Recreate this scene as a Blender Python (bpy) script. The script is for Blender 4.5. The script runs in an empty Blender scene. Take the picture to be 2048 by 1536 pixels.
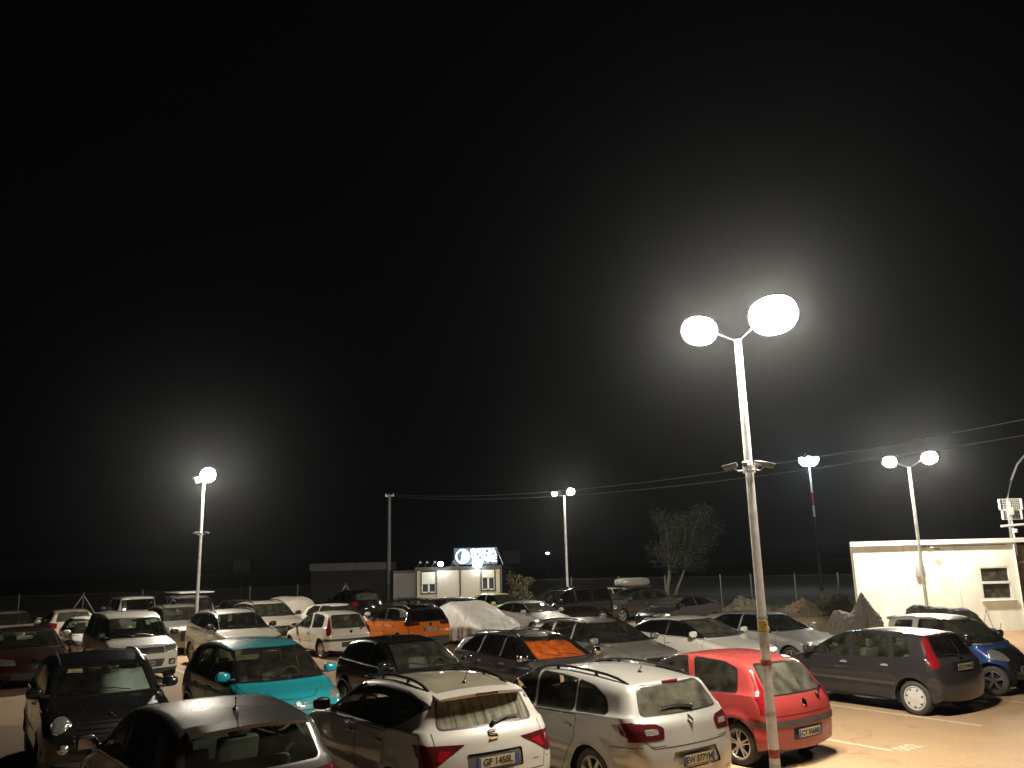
import bpy, bmesh, math, random
import numpy as np
from mathutils import Vector, Matrix
PI = math.pi
rnd = random.Random(7)
SC = bpy.context.scene
COL = SC.collection

# ------------------------------------------------------------------ camera
F_PX, PITCH, ROLL, CAM_H = 1628.2, 0.21687, -0.02578, 2.89
cd = bpy.data.cameras.new('camera'); cam = bpy.data.objects.new('camera', cd); COL.objects.link(cam)
cd.sensor_width = 36; cd.lens = F_PX / 2048 * 36; cd.clip_start = .1; cd.clip_end = 1500
_c, _s = math.cos(PITCH), math.sin(PITCH)
_F, _U, _R = Vector((0, _c, _s)), Vector((0, -_s, _c)), Vector((1, 0, 0))
_cr, _sr = math.cos(ROLL), math.sin(ROLL)
_R2, _U2 = _cr*_R + _sr*_U, -_sr*_R + _cr*_U
M = Matrix((( _R2.x, _U2.x, -_F.x, 0), (_R2.y, _U2.y, -_F.y, 0), (_R2.z, _U2.z, -_F.z, CAM_H), (0, 0, 0, 1)))
cam.matrix_world = M
SC.camera = cam

# ------------------------------------------------------------------ world: a night sky
w = bpy.data.worlds.new('World'); SC.world = w; w.use_nodes = True
bg = w.node_tree.nodes['Background']
bg.inputs[0].default_value = (.62, .62, .85, 1); bg.inputs[1].default_value = .0016
SC.view_settings.view_transform = 'Standard'; SC.view_settings.look = 'None'
SC.view_settings.exposure = 0; SC.view_settings.gamma = 1; SC.view_settings.use_curve_mapping = False
SC.render.engine = 'CYCLES'
cy = SC.cycles
cy.use_denoising = True
cy.max_bounces = 8; cy.diffuse_bounces = 3; cy.glossy_bounces = 3; cy.transmission_bounces = 3
cy.transparent_max_bounces = 16; cy.volume_bounces = 0; cy.sample_clamp_indirect = 4; cy.caustics_reflective = False; cy.caustics_refractive = False
LAMP_W = 1050.0         # power of one street lamp head
LAMP_COL = (1, .90, .74)
HAZE = .00027

# ------------------------------------------------------------------ materials
MATS = {}
def nodes_of(m):
    m.use_nodes = True
    nt = m.node_tree
    return nt, nt.nodes['Principled BSDF']
def mat(name, col, rough=.5, metal=0, coat=0, spec=.5, noise=0, nscale=6, bump=0, bscale=40, emit=0, dust=0, dustcol=(.32,.27,.19), back=False, rvar=0, stretch=None):
    if name in MATS: return MATS[name]
    m = bpy.data.materials.new(name); MATS[name] = m
    nt, b = nodes_of(m); N, L = nt.nodes, nt.links
    b.inputs['Base Color'].default_value = (*col, 1); b.inputs['Roughness'].default_value = rough
    b.inputs['Metallic'].default_value = metal; b.inputs['Coat Weight'].default_value = coat
    b.inputs['Coat Roughness'].default_value = .06; b.inputs['Specular IOR Level'].default_value = spec
    if emit:
        b.inputs['Emission Color'].default_value = (*col, 1); b.inputs['Emission Strength'].default_value = emit
    tc = N.new('ShaderNodeTexCoord'); vec = tc.outputs['Object']
    if stretch:
        mp = N.new('ShaderNodeMapping'); mp.inputs['Scale'].default_value = stretch; L.new(vec, mp.inputs[0]); vec = mp.outputs[0]
    cur = None
    if noise:
        nz = N.new('ShaderNodeTexNoise'); nz.inputs['Scale'].default_value = nscale; nz.inputs['Detail'].default_value = 6; L.new(vec, nz.inputs[0])
        mx = N.new('ShaderNodeMix'); mx.data_type = 'RGBA'
        mx.inputs[6].default_value = (*[c*(1-noise) for c in col], 1); mx.inputs[7].default_value = (*[min(1, c*(1+noise)) for c in col], 1)
        rp = N.new('ShaderNodeMapRange'); rp.inputs[1].default_value = .3; rp.inputs[2].default_value = .7
        L.new(nz.outputs[0], rp.inputs[0]); L.new(rp.outputs[0], mx.inputs[0]); cur = mx.outputs[2]
    if dust:
        nz = N.new('ShaderNodeTexNoise'); nz.inputs['Scale'].default_value = 3.1; nz.inputs['Detail'].default_value = 9; nz.inputs['Roughness'].default_value = .7; L.new(vec, nz.inputs[0])
        ge = N.new('ShaderNodeNewGeometry'); sx = N.new('ShaderNodeSeparateXYZ'); L.new(ge.outputs['Normal'], sx.inputs[0])
        m1 = N.new('ShaderNodeMapRange'); m1.inputs[1].default_value = -.2; m1.inputs[2].default_value = 1; m1.inputs[3].default_value = .35; m1.inputs[4].default_value = 1; L.new(sx.outputs[2], m1.inputs[0])
        m2 = N.new('ShaderNodeMath'); m2.operation = 'MULTIPLY'; L.new(nz.outputs[0], m2.inputs[0]); L.new(m1.outputs[0], m2.inputs[1])
        m3 = N.new('ShaderNodeMath'); m3.operation = 'MULTIPLY'; m3.inputs[1].default_value = dust*2; m3.use_clamp = True; L.new(m2.outputs[0], m3.inputs[0])
        mx = N.new('ShaderNodeMix'); mx.data_type = 'RGBA'
        if cur: L.new(cur, mx.inputs[6])
        else: mx.inputs[6].default_value = (*col, 1)
        mx.inputs[7].default_value = (*dustcol, 1); L.new(m3.outputs[0], mx.inputs[0]); cur = mx.outputs[2]
        m4 = N.new('ShaderNodeMath'); m4.operation = 'MULTIPLY_ADD'; m4.inputs[1].default_value = .5; m4.inputs[2].default_value = rough; L.new(m3.outputs[0], m4.inputs[0]); L.new(m4.outputs[0], b.inputs['Roughness'])
        m5 = N.new('ShaderNodeMath'); m5.operation = 'MULTIPLY_ADD'; m5.inputs[1].default_value = .22; m5.inputs[2].default_value = .025; L.new(m3.outputs[0], m5.inputs[0]); L.new(m5.outputs[0], b.inputs['Coat Roughness'])
    if back:     # the inner side of a car shell is its dark lining
        ge = N.new('ShaderNodeNewGeometry'); mx = N.new('ShaderNodeMix'); mx.data_type = 'RGBA'
        if cur: L.new(cur, mx.inputs[6])
        else: mx.inputs[6].default_value = (*col, 1)
        mx.inputs[7].default_value = (.03, .03, .028, 1); L.new(ge.outputs['Backfacing'], mx.inputs[0]); cur = mx.outputs[2]
    if cur: L.new(cur, b.inputs['Base Color'])
    if bump:
        nz = N.new('ShaderNodeTexNoise'); nz.inputs['Scale'].default_value = bscale; nz.inputs['Detail'].default_value = 5; L.new(vec, nz.inputs[0])
        bp = N.new('ShaderNodeBump'); bp.inputs['Strength'].default_value = bump; bp.inputs['Distance'].default_value = .02; L.new(nz.outputs[0], bp.inputs['Height']); L.new(bp.outputs[0], b.inputs['Normal'])
    return m
def glass(name, tint, dirt=.05, dirtcol=(.30,.29,.22), streak=False):
    m = bpy.data.materials.new(name); MATS[name] = m; m.use_nodes = True
    nt = m.node_tree; N, L = nt.nodes, nt.links; N.clear()
    out = N.new('ShaderNodeOutputMaterial')
    tr = N.new('ShaderNodeBsdfTransparent'); tr.inputs[0].default_value = (*tint, 1)
    gl = N.new('ShaderNodeBsdfGlossy'); gl.inputs['Roughness'].default_value = .03; gl.inputs[0].default_value = (.95, 1, .97, 1)
    fr = N.new('ShaderNodeFresnel'); fr.inputs[0].default_value = 1.55
    mx = N.new('ShaderNodeMixShader'); L.new(fr.outputs[0], mx.inputs[0]); L.new(tr.outputs[0], mx.inputs[1]); L.new(gl.outputs[0], mx.inputs[2])
    df = N.new('ShaderNodeBsdfDiffuse'); df.inputs[0].default_value = (*dirtcol, 1)
    tc = N.new('ShaderNodeTexCoord'); mp = N.new('ShaderNodeMapping'); L.new(tc.outputs['Object'], mp.inputs[0])
    mp.inputs['Scale'].default_value = (1.2, 11, .9) if streak else (3, 3, 3)
    nz = N.new('ShaderNodeTexNoise'); nz.inputs['Scale'].default_value = 1.6; nz.inputs['Detail'].default_value = 7; L.new(mp.outputs[0], nz.inputs[0])
    mr = N.new('ShaderNodeMapRange'); mr.inputs[1].default_value = .3; mr.inputs[2].default_value = .75; mr.inputs[3].default_value = dirt*.3; mr.inputs[4].default_value = dirt*1.6; L.new(nz.outputs[0], mr.inputs[0])
    m2 = N.new('ShaderNodeMixShader'); L.new(mr.outputs[0], m2.inputs[0]); L.new(mx.outputs[0], m2.inputs[1]); L.new(df.outputs[0], m2.inputs[2])
    L.new(m2.outputs[0], out.inputs[0]); return m
glass('glass', (.62, .68, .62), .055)
glass('glass_clean', (.42, .48, .44), .025)
glass('glass_clear', (.85, .9, .86), .03)
glass('glass_dark', (.05, .055, .05), .02)
glass('glass_dusty', (.35, .38, .34), .50, streak=True)
glass('glass_film', (.48, .52, .46), .20)
def paint(name, col, metal=.0, rough=.36, dust=.10, coat=1, noise=.03):
    return mat(name, col, rough, metal*.8, coat, spec=.12, noise=noise, nscale=2.5, dust=dust, back=True)
mat('trim', (.012, .012, .012), .35, back=False); mat('plastic', (.03, .03, .029), .6, noise=.2, dust=.08)
mat('rubber', (.018, .017, .016), .8, noise=.3, nscale=8, dust=.12); mat('interior', (.05, .048, .045), .8, noise=.2)
mat('seat_cloth', (.11, .105, .095), .9, noise=.25, nscale=12); mat('chrome', (.75, .75, .75), .12, 1)
mat('alloy', (.50, .49, .46), .35, .7, noise=.12, dust=.15); mat('alloy_dark', (.10, .10, .10), .35, .6, noise=.1, dust=.15)
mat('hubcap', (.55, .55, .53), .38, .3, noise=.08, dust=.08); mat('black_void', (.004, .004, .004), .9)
mat('red_lens', (.20, .006, .010), .12, coat=1, noise=.25, nscale=25); mat('dark_red_lens', (.055, .006, .008), .12, coat=1, noise=.3, nscale=25)
mat('clear_lens', (.60, .60, .56), .16, .75, 1, noise=.15, nscale=14, bump=1, bscale=20); mat('amber_lens', (.75, .25, .03), .2, coat=1)
mat('plate_white', (.36, .34, .27), .45, noise=.10, dust=.15); mat('plate_blue', (.02, .05, .25), .45); mat('plate_black', (.015, .015, .015), .5)
mat('galvanised', (.50, .50, .48), .45, .35, noise=.18, nscale=9); mat('lamp_body', (.30, .30, .31), .45, .4)
mat('white_plastic', (.75, .75, .72), .4); mat('seam', (.006, .006, .006), .8)

# ------------------------------------------------------------------ mesh helpers
def tag(o, label=None, cat=None, group=None, kind=None):
    if label: o['label'] = label
    if cat: o['category'] = cat
    if group: o['group'] = group
    if kind: o['kind'] = kind
    return o
def empty(name, loc=(0,0,0), rz=0, label=None, cat=None, group=None):
    o = bpy.data.objects.new(name, None); COL.objects.link(o); o.location = loc; o.rotation_euler = (0, 0, rz); o.empty_display_size = .2
    return tag(o, label, cat, group)
def link(name, me, parent=None, loc=None, rot=None):
    o = bpy.data.objects.new(name, me); COL.objects.link(o)
    if parent: o.parent = parent
    if loc: o.location = loc
    if rot: o.rotation_euler = rot
    return o
class MB:
    """collects simple solids into one mesh"""
    def __init__(s): s.v = []; s.f = []; s.smooth = []
    def add(s, v, f, sm=False):
        n = len(s.v); s.v += [tuple(p) for p in v]; s.f += [tuple(i+n for i in q) for q in f]; s.smooth += [sm]*len(f); return s
    def box(s, c, d, rot=None, ch=0):
        x, y, z = d[0]/2, d[1]/2, d[2]/2
        if ch:
            ch = min(ch, x*.9, y*.9, z*.9)
            bm = bmesh.new(); bmesh.ops.create_cube(bm, size=1)
            for v in bm.verts: v.co = Vector((v.co.x*2*x, v.co.y*2*y, v.co.z*2*z))
            bmesh.ops.bevel(bm, geom=bm.edges[:], offset=ch, segments=2, affect='EDGES', profile=.6)
            vs = [v.co.copy() for v in bm.verts]; fs = [[v.index for v in f.verts] for f in bm.faces]; bm.free()
        else:
            vs = [Vector((a, b, e)) for a in (-x, x) for b in (-y, y) for e in (-z, z)]
            fs = [(0,1,3,2), (4,6,7,5), (0,4,5,1), (2,3,7,6), (0,2,6,4), (1,5,7,3)]
        if rot is not None:
            R = rot if isinstance(rot, Matrix) else Matrix.Rotation(rot, 3, 'Z')
            vs = [R @ v for v in vs]
        C = Vector(c); return s.add([v + C for v in vs], fs, bool(ch))
    def tube(s, pts, r, n=8, cap=True):
        pts = [Vector(p) for p in pts]; rs = r if isinstance(r, (list, tuple)) else [r]*len(pts)
        vs, fs = [], []
        up = Vector((0, 0, 1))
        for i, p in enumerate(pts):
            t = (pts[min(i+1, len(pts)-1)] - pts[max(i-1, 0)]).normalized()
            a = t.cross(up if abs(t.z) < .95 else Vector((1, 0, 0))).normalized(); b = t.cross(a)
            for k in range(n):
                q = 2*PI*k/n; vs.append(p + (a*math.cos(q) + b*math.sin(q))*rs[i])
        for i in range(len(pts)-1):
            for k in range(n):
                fs.append((i*n+k, i*n+(k+1) % n, (i+1)*n+(k+1) % n, (i+1)*n+k))
        if cap: fs += [tuple(range(n))[::-1], tuple((len(pts)-1)*n+k for k in range(n))]
        return s.add(vs, fs, True)
    def lathe(s, prof, n=24, axis='Z', c=(0,0,0), cap=False):
        vs, fs = [], []
        for r, h in prof:
            for k in range(n):
                q = 2*PI*k/n
                p = {'Z': (r*math.cos(q), r*math.sin(q), h), 'Y': (r*math.cos(q), h, r*math.sin(q)), 'X': (h, r*math.cos(q), r*math.sin(q))}[axis]
                vs.append((p[0]+c[0], p[1]+c[1], p[2]+c[2]))
        for i in range(len(prof)-1):
            for k in range(n): fs.append((i*n+k, i*n+(k+1) % n, (i+1)*n+(k+1) % n, (i+1)*n+k))
        if cap: fs += [tuple(range(n)), tuple((len(prof)-1)*n+k for k in range(n))]
        return s.add(vs, fs, True)
    def blob(s, c, d, e=2.4, n=14, m=9):
        vs, fs = [], []
        sg = lambda v, p: math.copysign(abs(v)**p, v)
        for i in range(m+1):
            a = -PI/2 + PI*i/m
            for k in range(n):
                b = 2*PI*k/n; p = 2/e
                vs.append((c[0]+d[0]/2*sg(math.cos(a), p)*sg(math.cos(b), p), c[1]+d[1]/2*sg(math.cos(a), p)*sg(math.sin(b), p), c[2]+d[2]/2*sg(math.sin(a), p)))
        for i in range(m):
            for k in range(n): fs.append((i*n+k, i*n+(k+1) % n, (i+1)*n+(k+1) % n, (i+1)*n+k))
        return s.add(vs, fs, True)
    def mesh(s, name, m=None, auto=True):
        me = bpy.data.meshes.new(name); me.from_pydata(s.v, [], s.f)
        me.polygons.foreach_set('use_smooth', s.smooth)
        bm = bmesh.new(); bm.from_mesh(me); bmesh.ops.remove_doubles(bm, verts=bm.verts[:], dist=1e-5); bmesh.ops.recalc_face_normals(bm, faces=bm.faces[:]); bm.to_mesh(me); bm.free()
        if auto and any(s.smooth):
            try: me.set_sharp_from_angle(angle=math.radians(42))
            except Exception: pass
        if m: me.materials.append(MATS[m] if isinstance(m, str) else m)
        me.update(); return me
    def obj(s, name, m, parent=None, loc=None, rot=None): return link(name, s.mesh(name, m), parent, loc, rot)
def text_mesh(name, body, size, m, extrude=.002, align='CENTER', bold=0, spacing=1.0):
    cu = bpy.data.curves.new(name, 'FONT'); cu.body = body; cu.size = size; cu.align_x = align; cu.align_y = 'CENTER'; cu.extrude = extrude; cu.offset = bold; cu.space_character = spacing
    o = bpy.data.objects.new(name, cu); COL.objects.link(o)
    me = bpy.data.meshes.new_from_object(o.evaluated_get(bpy.context.evaluated_depsgraph_get()))
    bpy.data.objects.remove(o); bpy.data.curves.remove(cu); me.name = name
    me.materials.clear(); me.materials.append(MATS[m]); return me

# ------------------------------------------------------------------ car body: smooth solid from a side profile and a width law
def round_poly(pts, r=.10, closed=True):
    out = []; n = len(pts)
    for i in range(n):
        p = np.array(pts[i][:2], float); rr = pts[i][2] if len(pts[i]) > 2 else r
        a = np.array(pts[i-1][:2], float); b = np.array(pts[(i+1) % n][:2], float)
        da, db = np.linalg.norm(a-p), np.linalg.norm(b-p); q = min(rr, .46*da, .46*db)
        if q < .004: out.append(tuple(p)); continue
        s, e = p+(a-p)/da*q, p+(b-p)/db*q
        for t in np.linspace(0, 1, 5): out.append(tuple((1-t)**2*s+2*t*(1-t)*p+t*t*e))
    return out
class Body:
    def __init__(s, prof, W, zb, tum=.34, bowf=.22, bowr=.12, crown=.045, k=.10, rf=.65, rr=.4, cf=.30, cr=.18, arches=(), sh=.035, bot=.20):
        poly = round_poly([(prof[0][0]-.02, bot, .03)] + list(prof) + [(prof[-1][0]+.02, bot, .03)], .12)
        P = np.array(poly); s.poly = P
        s.x0, s.x1, s.z0, s.z1 = P[:,0].min()-.5, P[:,0].max()+.5, -.15, P[:,1].max()+.5
        s.h = .015; s.nx = int((s.x1-s.x0)/s.h)+2; s.nz = int((s.z1-s.z0)/s.h)+2
        gx, gz = np.meshgrid(s.x0+np.arange(s.nx)*s.h, s.z0+np.arange(s.nz)*s.h, indexing='ij')
        X, Z = gx.ravel(), gz.ravel(); D = np.full(X.shape, 1e9); ins = np.zeros(X.shape, bool)
        A, B = P, np.roll(P, -1, 0)
        for a, b in zip(A, B):
            d = b-a; L2 = max(d@d, 1e-9); t = np.clip(((X-a[0])*d[0]+(Z-a[1])*d[1])/L2, 0, 1)
            D = np.minimum(D, (X-a[0]-t*d[0])**2+(Z-a[1]-t*d[1])**2)
            if a[1] != b[1]:
                c = ((a[1] > Z) != (b[1] > Z)) & (X < (b[0]-a[0])*(Z-a[1])/(b[1]-a[1])+a[0]); ins ^= c
        s.G = (np.sqrt(D)*np.where(ins, -1, 1)).reshape(gx.shape)
        s.xf, s.xr, s.H = P[:,0].max(), P[:,0].min(), P[:,1].max()
        s.W, s.zb, s.tum, s.bowf, s.bowr, s.crown, s.k = W, zb, tum, bowf, bowr, crown, k
        s.rf, s.rr, s.cf, s.cr, s.arches, s.sh, s.bot = rf, rr, cf, cr, arches, sh, bot
    def sd(s, x, z):
        u = np.clip((x-s.x0)/s.h, 0, s.nx-1.001); v = np.clip((z-s.z0)/s.h, 0, s.nz-1.001)
        i = u.astype(int); j = v.astype(int); a = u-i; b = v-j; G = s.G
        return (G[i,j]*(1-a)+G[i+1,j]*a)*(1-b)+(G[i,j+1]*(1-a)+G[i+1,j+1]*a)*b
    def belt(s, x): return s.zb[1]+(s.zb[0]-s.zb[1])*(x+1.5)/2.5
    def wd(s, x, z):
        zb = s.belt(x)
        lo = s.W-.05*np.clip((.66-z)/.45, 0, 1.3)**2 - .02*np.exp(-((z-.52)/.09)**2)
        mid = s.W-.028*np.clip((z-.66)/(zb-.66+1e-6), 0, 1)**2
        q = np.clip(z-zb, 0, None)
        y = np.where(z < .66, lo, mid) - q*s.tum - s.sh*(1-np.exp(-q/.03)) - .05*q*np.abs(x)
        tf = np.clip(1-(s.xf-x)/s.rf, 0, 1); tr = np.clip(1-(x-s.xr)/s.rr, 0, 1)
        y = y - s.cf*(1-np.sqrt(1-tf**2*.98)) - s.cr*(1-np.sqrt(1-tr**2*.98))
        for ax, ar in s.arches:
            d = np.sqrt((x-ax)**2+(z-.31)**2); y = y + .022*np.exp(-((d-ar-.02)/.055)**2)
        return y
    def f(s, x, y, z):
        a = np.abs(y)/s.W; rf = np.clip((x-.1)/1.0, 0, 1); rr = np.clip((-x-.4)/1.0, 0, 1)
        bw = np.where(z > .95, .6, 1)
        xq = x + (rf*s.bowf*bw - rr*s.bowr)*a*a; zq = z + s.crown*a*a*np.clip((z-.6)/.6, 0, 1.2)
        d1 = s.sd(xq, zq); d2 = np.abs(y)-s.wd(x, z); h = np.maximum(s.k-np.abs(d1-d2), 0)
        return np.maximum(d1, d2)+h*h/(4*s.k)
    def grad(s, P, e=.006):
        x, y, z = P.T
        g = np.stack([s.f(x+e,y,z)-s.f(x-e,y,z), s.f(x,y+e,z)-s.f(x,y-e,z), s.f(x,y,z+e)-s.f(x,y,z-e)], 1)
        return g/np.maximum(np.linalg.norm(g, axis=1, keepdims=True), 1e-9)
    def solve(s, A, B, it=16):   # A inside, B outside
        lo, hi = np.zeros(len(A)), np.ones(len(A))
        for _ in range(it):
            m = (lo+hi)/2; P = A+(B-A)*m[:,None]; i = s.f(*P.T) < 0
            lo = np.where(i, m, lo); hi = np.where(i, hi, m)
        return A+(B-A)*((lo+hi)/2)[:,None]
    def hit(s, axis, pts, side=1):
        """drape 2-D points onto the skin: side (x,z), rear (y,z), front (y,z), top (x,y)"""
        p = np.array(pts, float); n = len(p); o = np.zeros(n)
        if axis == 'side': A = np.stack([p[:,0], o, p[:,1]], 1); B = A+[[0, side*(s.W+.3), 0]]
        elif axis == 'rear': A = np.stack([o, p[:,0], p[:,1]], 1); B = A+[[s.xr-.3, 0, 0]]
        elif axis == 'front': A = np.stack([o, p[:,0], p[:,1]], 1); B = A+[[s.xf+.3, 0, 0]]
        else: A = np.stack([p[:,0], p[:,1], o+.5], 1); B = A+[[0, 0, s.H]]
        Q = s.solve(A, B, 20); return Q, s.grad(Q)
    def grid(s, res):
        nx, ny, nz = int(110*res), int(44*res), int(40*res)
        x0, x1, y1, zl, zh = s.xr-.1, s.xf+.1, s.W+.15, s.bot-.06, s.H+.12
        vid = {}; V = []; Fc = []
        def vert(i, j, k):
            key = (i, j, k)
            if key not in vid:
                vid[key] = len(V); V.append((x0+(x1-x0)*i/nx, -y1+2*y1*j/ny, zl+(zh-zl)*k/nz))
            return vid[key]
        for i in range(nx):
            for j in range(ny): Fc.append((vert(i,j,nz), vert(i+1,j,nz), vert(i+1,j+1,nz), vert(i,j+1,nz)))
        for i in range(nx):
            for k in range(nz):
                Fc.append((vert(i,0,k), vert(i+1,0,k), vert(i+1,0,k+1), vert(i,0,k+1)))
                Fc.append((vert(i,ny,k), vert(i,ny,k+1), vert(i+1,ny,k+1), vert(i+1,ny,k)))
        for j in range(ny):
            for k in range(nz):
                Fc.append((vert(0,j,k), vert(0,j,k+1), vert(0,j+1,k+1), vert(0,j+1,k)))
                Fc.append((vert(nx,j,k), vert(nx,j+1,k), vert(nx,j+1,k+1), vert(nx,j,k+1)))
        B = np.array(V); A = np.stack([B[:,0]*.74, B[:,1]*.35, np.full(len(B), .56)+(B[:,2]-.56)*.12], 1)
        return s.solve(A, B), Fc
def inside(poly, u, v):
    c = False; n = len(poly)
    for i in range(n):
        a, b = poly[i], poly[i-1]
        if (a[1] > v) != (b[1] > v) and u < (b[0]-a[0])*(v-a[1])/(b[1]-a[1]+1e-12)+a[0]: c = not c
    return c
def expand(poly, d):
    P = np.array([p[:2] for p in poly]); n = len(P)
    area = sum(P[i-1][0]*P[i][1]-P[i][0]*P[i-1][1] for i in range(n))
    sg = 1 if area > 0 else -1; out = []
    for i in range(n):
        a, p, b = P[i-1], P[i], P[(i+1) % n]
        e1 = (p-a)/np.linalg.norm(p-a); e2 = (b-p)/np.linalg.norm(b-p)
        n1 = np.array([e1[1], -e1[0]])*sg; n2 = np.array([e2[1], -e2[0]])*sg
        m = n1+n2; out.append(tuple(p+m*(2*d/max(m@m, .6))))
    return out
AX = {'side': (0, 2), 'rear': (1, 2), 'front': (1, 2), 'top': (0, 1)}
def inside_np(poly, u, v):
    c = np.zeros(len(u), bool)
    for i in range(len(poly)):
        a, b = poly[i], poly[i-1]
        if a[1] != b[1]: c ^= ((a[1] > v) != (b[1] > v)) & (u < (b[0]-a[0])*(v-a[1])/(b[1]-a[1])+a[0])
    return c
def build_shell(B, regs, res, arch):
    """cut the skin along the outline of every region -> {region key: (verts, faces, normals)}"""
    P, Fc = B.grid(res)
    V = [tuple(p) for p in P]; F = [tuple(f) for f in Fc]
    Q = P[np.array(Fc)]; cen = [tuple(c) for c in Q.mean(1)]
    nn = np.cross(Q[:,2]-Q[:,0], Q[:,3]-Q[:,1]); nn /= np.maximum(np.linalg.norm(nn, axis=1, keepdims=True), 1e-9); nor = [tuple(c) for c in nn]
    reg = [0]*len(F); keys = ['body']; jobs = []
    for name, axis, poly in regs:
        pl = [tuple(p[:2]) for p in poly]
        if axis == 'side': jobs += [(name, axis, pl, 1), (name, axis, pl, -1)]
        elif axis in ('rear', 'front') and min(p[0] for p in pl) > .02 or axis == 'top' and min(p[1] for p in pl) > .02:
            mir = [(-p[0], p[1]) for p in pl] if axis != 'top' else [(p[0], -p[1]) for p in pl]
            jobs += [(name, axis, pl, 1), (name, axis, mir, -1)]
        else: jobs.append((name, axis, pl, 0))
    for ax, ar in arch:
        c = [(ax+ar*math.cos(t), .31+ar*math.sin(t)) for t in np.linspace(0, 2*PI, 27)[:-1]]
        jobs += [('_cut', 'side', c, 1), ('_cut', 'side', c, -1)]
    for name, axis, poly, sg in jobs:
        iu, iv = AX[axis]
        poly = [p for i, p in enumerate(poly) if abs(p[0]-poly[i-1][0])+abs(p[1]-poly[i-1][1]) > 1e-4]
        C = np.array(cen); N = np.array(nor); R_ = np.array(reg)
        us = [p[0] for p in poly]; ws_ = [p[1] for p in poly]
        m = (R_ >= 0) & (C[:,iu] > min(us)-.12) & (C[:,iu] < max(us)+.12) & (C[:,iv] > min(ws_)-.12) & (C[:,iv] < max(ws_)+.12)
        if name == '_cut': m &= C[:,1]*sg > B.W*.45
        elif axis == 'side': m &= (N[:,1]*sg > (.48 if ('light' in name or 'bumper' in name or 'cladding' in name) else .02)) & (C[:,1]*sg > B.W*.42)
        elif axis == 'rear': m &= (N[:,0] < (-.40 if 'light' in name else -.20)) & (C[:,0] < -.3)
        elif axis == 'front': m &= (N[:,0] > .16) & (C[:,0] > 0)
        else: m &= N[:,2] > .45
        ids = list(np.nonzero(m)[0]); n = len(poly)
        for i in range(n):
            a, b = poly[i-1], poly[i]; nu, nv = b[1]-a[1], a[0]-b[0]; l = math.hypot(nu, nv); nu /= l; nv /= l
            cc = np.array([(cen[k][iu], cen[k][iv]) for k in ids]) if i == 0 else cc
            if len(ids) > len(cc): cc = np.concatenate([cc, np.array([(cen[k][iu], cen[k][iv]) for k in ids[len(cc):]])])
            lim = .10
            near = np.nonzero((cc[:,0] > min(a[0],b[0])-lim) & (cc[:,0] < max(a[0],b[0])+lim) & (cc[:,1] > min(a[1],b[1])-lim) & (cc[:,1] < max(a[1],b[1])+lim) & (np.abs((cc[:,0]-a[0])*nu+(cc[:,1]-a[1])*nv) < .09))[0]
            cache = {}
            for t in near:
                k = ids[t]; f = F[k]; ds = [(V[q][iu]-a[0])*nu+(V[q][iv]-a[1])*nv for q in f]
                if min(ds) > -2e-4 or max(ds) < 2e-4: continue
                pos, neg = [], []
                for j in range(len(f)):
                    q0, q1, d0, d1 = f[j], f[(j+1) % len(f)], ds[j], ds[(j+1) % len(f)]
                    if abs(d0) < 2e-4: pos.append(q0); neg.append(q0)
                    elif d0 > 0: pos.append(q0)
                    else: neg.append(q0)
                    if (d0 > 2e-4 and d1 < -2e-4) or (d0 < -2e-4 and d1 > 2e-4):
                        key = (q0, q1) if q0 < q1 else (q1, q0)
                        if key not in cache:
                            w_ = d0/(d0-d1); A_, B_ = V[q0], V[q1]; cache[key] = len(V)
                            V.append((A_[0]+(B_[0]-A_[0])*w_, A_[1]+(B_[1]-A_[1])*w_, A_[2]+(B_[2]-A_[2])*w_))
                        pos.append(cache[key]); neg.append(cache[key])
                if len(pos) < 3 or len(neg) < 3: continue
                F[k] = tuple(pos); cen[k] = tuple(sum(V[q][c] for q in pos)/len(pos) for c in range(3)); cc[t] = (cen[k][iu], cen[k][iv])
                F.append(tuple(neg)); cen.append(tuple(sum(V[q][c] for q in neg)/len(neg) for c in range(3))); nor.append(nor[k]); reg.append(reg[k]); ids.append(len(F)-1)
        cc = np.array([(cen[k][iu], cen[k][iv]) for k in ids]).reshape(-1, 2)
        ins = inside_np(poly, cc[:,0], cc[:,1])
        if name == '_cut': ki = -1
        else:
            key = name + ('' if sg >= 0 else '#')
            if key not in keys: keys.append(key)
            ki = keys.index(key)
        for k, t in zip(ids, ins):
            if t: reg[k] = ki
    co = np.array(V); G = B.grad(co); byk = {}; out = {}
    for f, r_ in zip(F, reg):
        if r_ >= 0: byk.setdefault(r_, []).append(f)
    for ki, fl in byk.items():
        idx = sorted({i for f in fl for i in f}); mp = {g: l for l, g in enumerate(idx)}
        out[keys[ki]] = (co[idx], [[mp[i] for i in f] for f in fl], G[idx])
    return out
def shell_mesh(name, dat, off=0, m=None):
    V, F_, G = dat; me = bpy.data.meshes.new(name)
    me.from_pydata([tuple(p) for p in V+G*off], [], F_); me.update()
    # make faces agree with the outward direction
    flip = sum(1 for p in list(me.polygons)[::7] if np.dot(G[p.vertices[0]], p.normal) < 0)
    if flip > len(list(me.polygons)[::7])/2: me.flip_normals()
    me.polygons.foreach_set('use_smooth', [True]*len(me.polygons))
    me.normals_split_custom_set_from_vertices([tuple(g) for g in G])
    if m: me.materials.append(MATS[m])
    return me
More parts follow.
